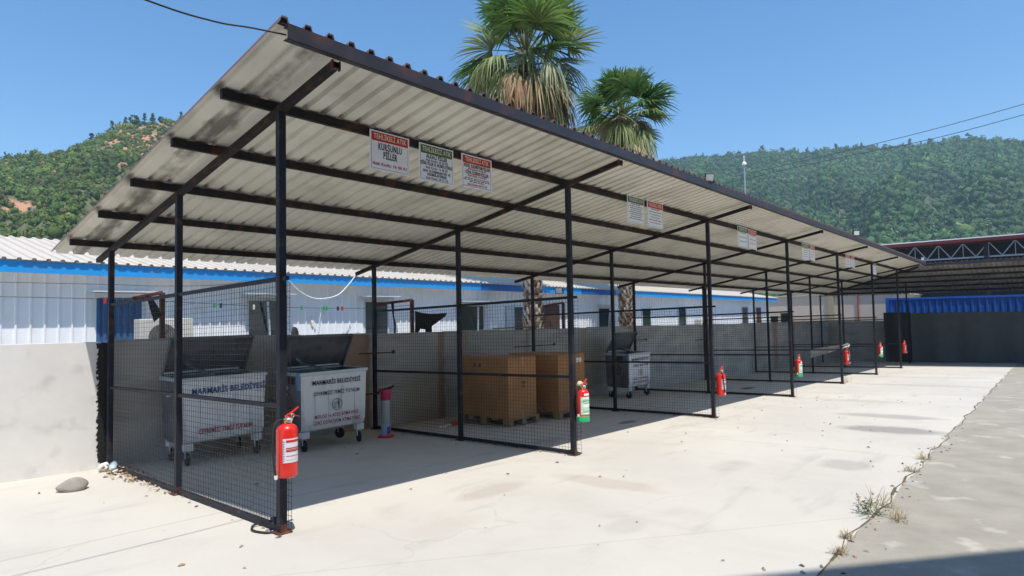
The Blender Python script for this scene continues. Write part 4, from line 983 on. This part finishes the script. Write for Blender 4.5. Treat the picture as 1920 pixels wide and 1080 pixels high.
for y in (-4.8,-9,-13.2):
    b = MB(); b.bar((27.85-bx,y-by,Z2(27.85)-.06-bz),(33.2-bx,y-by,Z2(33.2)-.06-bz),.058,.056); b.build('rafter', M['steel'], s2)
    for x in (28.5,30.6,32.7):
        b = MB(); b.bar((x-bx,y-by,G(x,y)-bz),(x-bx,y-by,Z2(x)-.08-bz),.06,.06); b.build('post', M['steel_front'], s2)
# tarpaulin curtains closing the corner bay
def curtain(x0, y0, x1, y1, zt, mt, lab, seed, name='tarpaulin_curtain'):
    b = MB(); n = 40; rr = random.Random(seed); dx, dy = x1-x0, y1-y0; ln = math.hypot(dx,dy); nx, ny = -dy/ln, dx/ln; ph = rr.uniform(0,6)
    for s_ in (0,.01):
        for k in range(n+1):
            f_ = k/n
            for j in range(7):
                v = j/6; wv = (.02+.05*(1-v))*math.sin(f_*ln*4.5+ph+v)+.02*math.sin(f_*ln*11)+.03*math.sin(v*5+f_*3)
                x = x0+dx*f_+nx*(wv+s_); y = y0+dy*f_+ny*(wv+s_); g = G(x,y)
                b.v.append((x, y, g+.02+(zt-g)*v-.02*v+ (0 if j else .01*math.sin(f_*30))))
    Q = (n+1)*7
    for s_ in (0,1):
        for k in range(n):
            for j in range(6):
                a = s_*Q+k*7+j; q = (a,a+7,a+8,a+1); b.f.append(q if s_ == 0 else q[::-1]); b.m.append(0)
    return tag(b.build(name, mt, smooth=True), lab, 'tarpaulin', 'tarpaulin curtains closing the corner')
curtain(32.3,1.55,32.3,.42,1.43,M['tarp'],'black tarpaulin curtain, left one, at the far end of the bays',1)
curtain(32.1,.40,31.9,-7.5,1.40,M['tarpgrey'],'greyer tarpaulin curtain, right one, at the far end of the yard',2)
# blue corrugated container wall above the tarpaulin
t = thing('blue_container', 'bright blue corrugated container above the tarpaulin at the far right', 'container', (34.2,-10,G(34.2,-10)))
b = MB(); gz0 = G(34.2,-10)
def PC(u, v, w): return (-w, u+10, v-gz0)
corr(b, -10, 1.75, lambda u: -1.1, lambda u: 2.12, PC, p=.28, h=.036, flip=True)
b.build('side_panel', M['blue'], t)
b = MB(); b.box(.01,0,0,2.4,.02+11.73,2.10-gz0); b.box(-.06,11.6,0,0,11.76,2.17-gz0); b.box(-.06,0,2.06-gz0,0,11.6,2.16-gz0); b.build('frame', M['blue'], t)
# red-roofed hall with lattice trusses
t = thing('lattice_truss_hall', 'dark open hall with red roof edge and grey lattice truss beyond the far corner', 'hall', (44,-20,G(44,-20)))
g = G(44,-20); zf = lambda y: 5.72+(.05)*(y-4)/4*-.0
b = MB(); b.box(-.4,0,5.56-g,12,26.6,5.74-g); b.build('roof', [M['redroof']], t)
b = MB(); b.box(-.45,0,5.74-g,12,26.7,5.80-g); b.build('roof_edge', M['white'], t)
b = MB(); b.bar((0,0,4.62-g),(0,26.4,4.62-g),.08,.09); b.build('bottom_chord', M['truss'], t)
b = MB(); b.bar((0,0,5.5-g),(0,26.4,5.5-g),.06,.06); b.build('top_chord', M['steel'], t)
y = 0.0; b = MB()
while y < 26: b.bar((0,y,4.65-g),(0,y+.62,5.5-g),.05,.05); b.bar((0,y+.62,5.5-g),(0,y+1.24,4.65-g),.05,.05); b.bar((0,y+.62,4.65-g),(0,y+.62,5.5-g),.035,.035); y += 1.24
b.build('web_members', M['truss'], t)
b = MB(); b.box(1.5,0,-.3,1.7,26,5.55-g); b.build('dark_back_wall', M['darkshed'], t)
for yy in (.2,9,18,26):
    b = MB(); b.box(-.1,yy,0,.1,yy+.2,5.5-g); b.build('column', M['steel'], t)
# beige building past the wall's end
t = thing('beige_building', 'plain beige rendered building glimpsed under the far roof', 'building', (37,1.7,G(37,1.7)))
g = G(37,1.7)
b = MB(); b.box(0,0,-.3,9,16,2.45-g); b.build('wall', M['stucco'], t)
b = MB(); b.box(-.1,-.1,2.45-g,9.1,16.1,2.52-g); b.build('roof', M['plaster'], t)
b = MB(); b.box(-.14,3.15,0,-.002,3.45,2.44-g); b.build('pilaster', mat('ochre_pilaster',(.32,.27,.16),.8), t)
b = MB(); b.tube([(-.06,1.9,0),(-.06,1.9,2.44-g)],.04,8); b.build('red_downpipe', mat('red_pipe',(.30,.06,.05),.5), t)
# unseen block added behind the camera so its edge shades the lower right corner
HB = 11.0; off = Vector((.175,.40))*HB
p_ = Vector((1.50,-3.24)) - off; dr = Vector((1,-.80)).normalized(); nr = Vector((dr.y, -dr.x)); nr = nr if nr.dot(Vector((-1,-1))) > 0 else -nr
t = thing('added_shadow_block', 'tall plain block behind the camera whose roof edge shades the lower right corner', 'building', (0,0,0))
A_ = p_-dr*7; B_ = p_+dr*13; C2 = B_+nr*7; D2 = A_+nr*7
b = MB(); b.hexa([(A_.x,A_.y,-.5),(B_.x,B_.y,-.5),(C2.x,C2.y,-.5),(D2.x,D2.y,-.5),(A_.x,A_.y,HB),(B_.x,B_.y,HB),(C2.x,C2.y,HB),(D2.x,D2.y,HB)]); b.build('wall', M['stucco'], t)
for k in range(6):
    for zz in (2.2,5.2,8.2):
        q = A_+dr*(1.5+k*3); w1 = q+dr*1.4; n2 = -nr*.02
        b = MB(); b.hexa([(q.x,q.y,zz),(w1.x,w1.y,zz),(w1.x+n2.x,w1.y+n2.y,zz),(q.x+n2.x,q.y+n2.y,zz),(q.x,q.y,zz+1.3),(w1.x,w1.y,zz+1.3),(w1.x+n2.x,w1.y+n2.y,zz+1.3),(q.x+n2.x,q.y+n2.y,zz+1.3)]); b.build('window', M['glass'], t)
# street lamp and power lines on the right
t = thing('lamp_pole', 'tall thin white lamp pole before the right hill', 'lamp pole', (80,25.4,G(80,25.4)))
g = G(80,25.4)
b = MB(); b.tube([(0,0,0),(0,-.0,21.4-g)],[.14,.08],10); b.build('pole', M['truss'], t)
b = MB(); b.lathe([(0,0),(.3,.0),(.3,.2),(.1,.4),(0,.4)], (0,0,21.2-g), 10); b.tube([(0,0,21.5-g),(0,0,22.4-g)],.05,6); b.build('lamp_head', M['white'], t)
for k, (za, zb, lab) in enumerate(((50.6,47.0,'upper power line over the right hill'),(48.0,45.4,'lower power line over the right hill'))):
    wire('power_line', [(200,-20,za+4.5),(200,14.4,za),(200,42.6,zb+1.2),(205,75,zb+.2)], .09, M['wire'], lab, 'power line', 4, 'power lines over the right hill')

# ------------------------------------------------------------------ hills
eye = Vector((-2.5,-4.6,1.66))
def interp(pts, a):
    if a <= pts[0][0]: return pts[0][1]
    for (a0,v0_),(a1,v1_) in zip(pts[:-1], pts[1:]):
        if a <= a1: return v0_+(v1_-v0_)*(a-a0)/(a1-a0)
    return pts[-1][1]
LEFT = dict(r=230, up=.45, k=.78, az=[(-60,5),(-20,7),(5,9.5),(10,11.3),(13.8,12.7),(15.3,13.7),(17.4,14.9),(19.3,15.4),(21,15.8),(26,15),(34,11),(45,6),(55,2),(62,-1),(75,-2)])
RIGHT = dict(r=560, up=.1, k=.88, az=[(20,6),(40,10),(55,12.4),(63.7,13.1),(67.2,13.3),(71.1,13.1),(75.3,12.8),(78.4,12.5),(82.1,12.2),(84.6,12.1),(90,11.4),(100,10),(120,7),(150,5)])
def wob(a, r): return .25*math.sin(a*.9)+.18*math.sin(a*2.3+1)+.10*math.sin(a*5.1+r*.02)
def hz_(cfg, a, r):
    R = cfg['r']; el = interp(cfg['az'], a)+cfg['up']+.35*wob(a, 100); Hr = R*math.tan(math.radians(el))+1.66
    r0 = R*.33; f_ = (r-r0)/(R-r0)
    if f_ <= 0: return -4
    lump_ = (math.sin(a*.55+r*6.9/R)*math.cos(r*10/R+a*.2)+.8*math.sin(a*1.1+2*math.sin(r*5/R)))*R*.010*min(1,f_*2)*(1-min(f_,1))
    if f_ <= 1: return -4+(Hr+4)*(f_**1.08)+lump_*3
    return max(-6, Hr-(r-R)*.35)
def hill(cfg, a0, a1, name, lab, mt):
    b = MB(); na = int((a1-a0)/1.0); rs = [cfg['r']*k for k in (.30,.36,.42,.48,.54,.60,.66,.72,.78,.84,.90,.95,.98,1.0,1.03,1.1,1.3,1.8)]
    for i_ in range(na+1):
        a = a0+(a1-a0)*i_/na; ar = math.radians(a)
        for r in rs: b.v.append((eye.x+math.sin(ar)*r, eye.y+math.cos(ar)*r, hz_(cfg, a, r)))
    n = len(rs)
    for i_ in range(na):
        for j in range(n-1): q = i_*n+j; b.f.append((q,q+1,q+n+1,q+n)); b.m.append(0)
    o = b.build(name, mt, smooth=True); tag(o, lab, kind='structure'); return o
soilL = mat('hill_soil_rock', (.13,.13,.06), .95, 0, .3, .08, (.42,.22,.13), .52, .60, .045, bump=1.0, bscale=.6)
soilR = mat('hill_soil_scrub', (.07,.09,.045), .95, 0, .3, .03, (.26,.16,.11), .57, .64, .016, bump=1.0, bscale=.3)
hill(LEFT, -60, 74, 'left_hill', 'steep scrubby green hill with reddish rock at left', soilL)
hill(RIGHT, 20, 150, 'right_hill', 'long forested hill at right', soilR)
bm_ = bmesh.new(); bmesh.ops.create_icosphere(bm_, subdivisions=2, radius=1)
ICO = np.array([v.co[:] for v in bm_.verts]); ICF = np.array([[v.index for v in f.verts] for f in bm_.faces]); bm_.free()
def blobs(centers, radii, cols, name, lab, cat, flat=.8, spike=.35, kind='stuff', parent=None):
    nb = len(centers); nv = len(ICO); V = np.zeros((nb*nv,3)); C_ = np.zeros((nb*nv,4)); rng = np.random.RandomState(len(name)+nb)
    for i_ in range(nb):
        k = 1+rng.uniform(-spike, spike, (nv,1)); q = ICO*k*radii[i_]; q[:,2] *= flat*rng.uniform(.75,1.25); th = rng.uniform(0,6.28); c, s_ = math.cos(th), math.sin(th)
        x = q[:,0]*c-q[:,1]*s_; y = q[:,0]*s_+q[:,1]*c; q[:,0] = x; q[:,1] = y
        V[i_*nv:(i_+1)*nv] = q+centers[i_]; C_[i_*nv:(i_+1)*nv,:3] = np.array(cols[i_])*rng.uniform(.7,1.3,(nv,1)); C_[i_*nv:(i_+1)*nv,3] = 1
    F = (ICF[None,:,:]+(np.arange(nb)*nv)[:,None,None]).reshape(-1,3)
    me = bpy.data.meshes.new(name); me.vertices.add(len(V)); me.vertices.foreach_set('co', V.ravel()); me.loops.add(F.size); me.loops.foreach_set('vertex_index', F.ravel().astype(np.int32))
    me.polygons.add(len(F)); me.polygons.foreach_set('loop_start', np.arange(0,F.size,3,dtype=np.int32)); me.polygons.foreach_set('loop_total', np.full(len(F),3,dtype=np.int32)); me.update(calc_edges=True); me.validate()
    me.materials.append(M['leafdull']); o = bpy.data.objects.new(name, me); COL.objects.link(o)
    if parent is not None: o.parent = parent
    setcol(o, C_)
    if lab: tag(o, lab, cat, kind=kind)
    return o
rng = np.random.RandomState(4)
def leafy(centers, radii, cols, name, lab, cat, n=26, size=.32, parent=None):
    """crowns of many small leaf clumps round a darker core"""
    rg = np.random.RandomState(len(centers)); nb = len(centers); C0 = np.array(centers); Rr = np.array(radii); Cc = np.array(cols)
    bm_ = bmesh.new(); bmesh.ops.create_icosphere(bm_, subdivisions=1, radius=1)
    IV = np.array([v.co[:] for v in bm_.verts]); IF = np.array([[v.index for v in f.verts] for f in bm_.faces]); bm_.free()
    V1 = (C0[:,None,:]+IV[None]*(Rr[:,None,None]*.80*rg.uniform(.75,1.15,(nb,12,1)))).reshape(-1,3); F1 = (IF[None]+(np.arange(nb)*12)[:,None,None]).reshape(-1,3)
    K1 = np.repeat(Cc*.75, 12, 0)*rg.uniform(.85,1.15,(nb*12,1))
    d = rg.normal(size=(nb,n,3)); d /= np.linalg.norm(d, axis=2, keepdims=True); d[:,:,2] = np.abs(d[:,:,2])*1.15-.25
    P = C0[:,None,:]+d*(Rr[:,None,None]*rg.uniform(.72,1.12,(nb,n,1)))
    T = rg.normal(size=(nb,n,3,3)); T /= np.linalg.norm(T, axis=3, keepdims=True)
    V2 = (P[:,:,None,:]+T*(Rr[:,None,None,None]*size*rg.uniform(.6,1.3,(nb,n,1,1)))).reshape(-1,3)
    K2 = np.repeat((Cc[:,None,:]*rg.uniform(.65,1.35,(nb,n,1))).reshape(-1,3), 3, 0)
    F2 = np.arange(nb*n*3).reshape(-1,3)+len(V1)
    V = np.vstack([V1,V2]); F = np.vstack([F1,F2]).astype(np.int32); K = np.hstack([np.vstack([K1,K2]), np.ones((len(V),1))])
    me = bpy.data.meshes.new(name); me.vertices.add(len(V)); me.vertices.foreach_set('co', V.ravel()); me.loops.add(F.size); me.loops.foreach_set('vertex_index', F.ravel())
    me.polygons.add(len(F)); me.polygons.foreach_set('loop_start', np.arange(0,F.size,3,dtype=np.int32)); me.polygons.foreach_set('loop_total', np.full(len(F),3,dtype=np.int32)); me.update(calc_edges=True); me.validate()
    me.materials.append(M['leafdull']); o = bpy.data.objects.new(name, me); COL.objects.link(o)
    if parent is not None: o.parent = parent
    setcol(o, K)
    if lab: tag(o, lab, cat, kind='stuff')
    return o
def scatter(cfg, a0, a1, f0, n, rmin, rmax, pal, rockf):
    cs, rs, cl = [], [], []
    while len(cs) < n:
        a = rng.uniform(a0, a1); R = cfg['r']; r = R*math.sqrt(rng.uniform(f0*f0, 1.02)); r = min(r, R*1.0)
        ar = math.radians(a); x = eye.x+math.sin(ar)*r; y = eye.y+math.cos(ar)*r
        if rockf(a, r/R, x, y) > rng.uniform(): continue
        s_ = rmin+(rmax-rmin)*rng.uniform()**1.4; s_ *= (1 if rng.uniform() < .88 else 1.7)
        q_ = 170/cfg['r']; tone = 1+.22*math.sin(x*.09*q_+1.3)*math.sin(y*.07*q_)+.16*math.sin((x+y)*.21*q_+2)+rng.normal()*.10; cc = pal[rng.randint(len(pal))]; mc = pal[0]
        cs.append((x, y, hz_(cfg, a, r)+s_*.35)); rs.append(s_); cl.append(tuple(max(.01,(.55*p_+.45*m_)*tone*cfg['k']) for p_, m_ in zip(cc, mc)))
    return cs, rs, cl
def rockL(a, f_, x, y):
    v = math.sin(x*.11+1)*math.sin(y*.06+2)+.6*math.sin(x*.23+y*.17)
    k = .10
    if 16 < a < 22 and f_ > .80: k = .62 if v > -.2 else .25
    elif v > .75: k = .7
    return k
palL = ((.12,.19,.032),(.15,.225,.035),(.08,.14,.04),(.21,.25,.06),(.065,.12,.035),(.24,.22,.09),(.10,.165,.05))
cs, rs_, cl = scatter(LEFT, 3, 34, .42, 10000, .35, 1.15, palL, rockL)
leafy(cs, rs_, cl, 'hillside_scrub', 'dense green scrub covering the left hill', 'scrub')
def rockR(a, f_, x, y): 
    v = math.sin(x*.035+1)*math.sin(y*.03+2)+.6*math.sin(x*.071+y*.05); return .6 if (v > .95 and f_ > .6) else .06
palR = ((.065,.15,.045),(.085,.18,.05),(.052,.12,.046),(.11,.18,.055),(.045,.10,.042),(.10,.14,.06),(.13,.19,.05))
cs, rs_, cl = scatter(RIGHT, 56, 96, .36, 19000, .9, 2.7, palR, rockR)
leafy(cs, rs_, cl, 'hillside_forest', 'green forest covering the right hill', 'forest')
# ridge trees one can tell apart
def ridge_tree(cfg, a, h, kind, lab, group, dr=0):
    h = h*(.62 if cfg is RIGHT else .9); R = cfg['r']+dr; ar = math.radians(a); x = eye.x+math.sin(ar)*R; y = eye.y+math.cos(ar)*R; z = hz_(cfg, a, R)-.3
    t = thing('pine_tree', lab, 'tree', (x,y,z), 0, group); rr = random.Random(int(a*10))
    b = MB(); b.tube([(0,0,0),(0,0,h*.8)],[h*.035,h*.012],6); b.build('trunk', M['brown'], t)
    cs, rs, cl = [], [], []
    for k in range(34 if kind == 'c' else 26):
        f_ = rr.uniform(.12,1)
        w_ = (1-f_)*.30*h+.03*h if kind == 'c' else .30*h*math.sin(min(1,f_*1.2)*PI*.8)+.05*h
        an = rr.uniform(0,6.28); rad = w_*math.sqrt(rr.random())
        cs.append((rad*math.cos(an), rad*math.sin(an), f_*h)); rs.append(h*(.075 if kind == 'c' else .11)*rr.uniform(.7,1.3)); cl.append(rr.choice(((.05,.10,.04),(.065,.12,.045),(.04,.08,.035))))
    leafy(cs, rs, cl, 'crown', None, None, n=20, size=.6, parent=t)
for a, h, k, lab in ((16.0,4.2,'c','leftmost pointed conifer on the left ridge'),(16.9,4.0,'c','second pointed conifer on the left ridge'),(17.5,4.6,'b','rounded leaning tree on the left ridge, third from left'),
        (18.2,4.6,'c','tall thin conifer in the middle of the left ridge'),(18.75,4.4,'c','conifer right of the tall thin one on the left ridge'),(19.35,2.6,'b','low dark round bush-like tree on the left ridge'),(20.8,3.6,'c','lone conifer at the top of the left ridge beside the roof'),(14.7,2.8,'b','small tree at the low left end of the left ridge')):
    ridge_tree(LEFT, a, h, k, lab, 'trees on the left ridge')
for a, h, k, lab in ((66.6,9,'c','small ridge pine above the pale rocks, left end of the right ridge'),(69.6,10,'b','ridge pine left of the lamp pole top'),(71.5,11,'b','round ridge tree right of the lamp pole'),(73.1,10,'b','wide ridge tree near the middle of the right ridge'),(75.0,9,'b','flat-topped ridge tree in the middle right'),
        (77.2,10,'b','ridge tree where the power lines meet the hill'),(79.0,9,'c','pointed ridge pine right of the power line foot'),(80.6,10,'b','ridge tree, third from the right edge'),(82.3,12,'c','tall ridge pine near the right edge'),(83.6,10,'b','ridge tree nearly at the right edge'),(86.0,11,'b','rounded ridge tree at the far right end')):
    ridge_tree(RIGHT, a, h, k, lab, 'trees on the right ridge')

# ------------------------------------------------------------------ haze
HAZE = True
if HAZE:
    b = MB(); b.box(-420,-420,-9,900,760,175)
    o = b.build('haze', None); o.data.materials.clear()
    m = bpy.data.materials.new('haze_air'); m.use_nodes = True; nt = m.node_tree; nt.nodes.remove(nt.nodes['Principled BSDF'])
    v = nd(nt, 'ShaderNodeVolumePrincipled'); v.inputs['Color'].default_value = (.60,.86,1,1); v.inputs['Density'].default_value = .00055; v.inputs['Anisotropy'].default_value = .2
    nt.links.new(v.outputs[0], nt.nodes['Material Output'].inputs['Volume']); o.data.materials.append(m)
    tag(o, 'thin blue summer haze', kind='stuff')

# ------------------------------------------------------------------ light, sky, camera
wd = bpy.data.worlds.new('World'); S.world = wd; wd.use_nodes = True; nt = wd.node_tree
sky = nd(nt, 'ShaderNodeTexSky'); sky.sky_type = 'NISHITA'; sky.sun_disc = False
to_sun = -SUN; elev = math.asin(to_sun.z); azs = math.atan2(to_sun.x, to_sun.y)
sky.sun_elevation = elev; sky.sun_rotation = azs; sky.altitude = 0; sky.air_density = 1.0; sky.dust_density = .4; sky.ozone_density = 2.0
hs = nd(nt, 'ShaderNodeHueSaturation'); hs.inputs['Saturation'].default_value = 1.25; nt.links.new(sky.outputs[0], hs.inputs['Color'])
bg = nt.nodes['Background']; nt.links.new(hs.outputs[0], bg.inputs['Color']); bg.inputs['Strength'].default_value = .15
sl = bpy.data.lights.new('sun', 'SUN'); sl.energy = 4.1; sl.angle = math.radians(.5); sl.color = (1,.945,.87)
so = bpy.data.objects.new('sun', sl); COL.objects.link(so); so.rotation_euler = SUN.to_track_quat('-Z','Y').to_euler(); so.location = (0,0,60)
cam = bpy.data.cameras.new('camera'); co = bpy.data.objects.new('camera', cam); COL.objects.link(co); S.camera = co
yaw, pitch, roll, F = 0.8561, 0.0438, -0.0191, 1158.0353
f = Vector((math.sin(yaw)*math.cos(pitch), math.cos(yaw)*math.cos(pitch), math.sin(pitch)))
r = Vector((math.cos(yaw), -math.sin(yaw), 0)); u = r.cross(f)
R_ = r*math.cos(roll)+u*math.sin(roll); U_ = -r*math.sin(roll)+u*math.cos(roll)
mtx = Matrix((R_, U_, -f)).transposed().to_4x4(); mtx.translation = (-2.4957,-4.5888,1.661)
co.matrix_world = mtx
cam.sensor_width = 36; cam.lens = F/1920*36; cam.clip_start = .05; cam.clip_end = 5000
S.view_settings.view_transform = 'Standard'; S.view_settings.look = 'None'; S.view_settings.gamma = 1; S.view_settings.exposure = 0.40
S.render.resolution_x = 1024; S.render.resolution_y = 576
S.cycles.max_bounces = 8; S.cycles.diffuse_bounces = 5; S.cycles.volume_bounces = 0
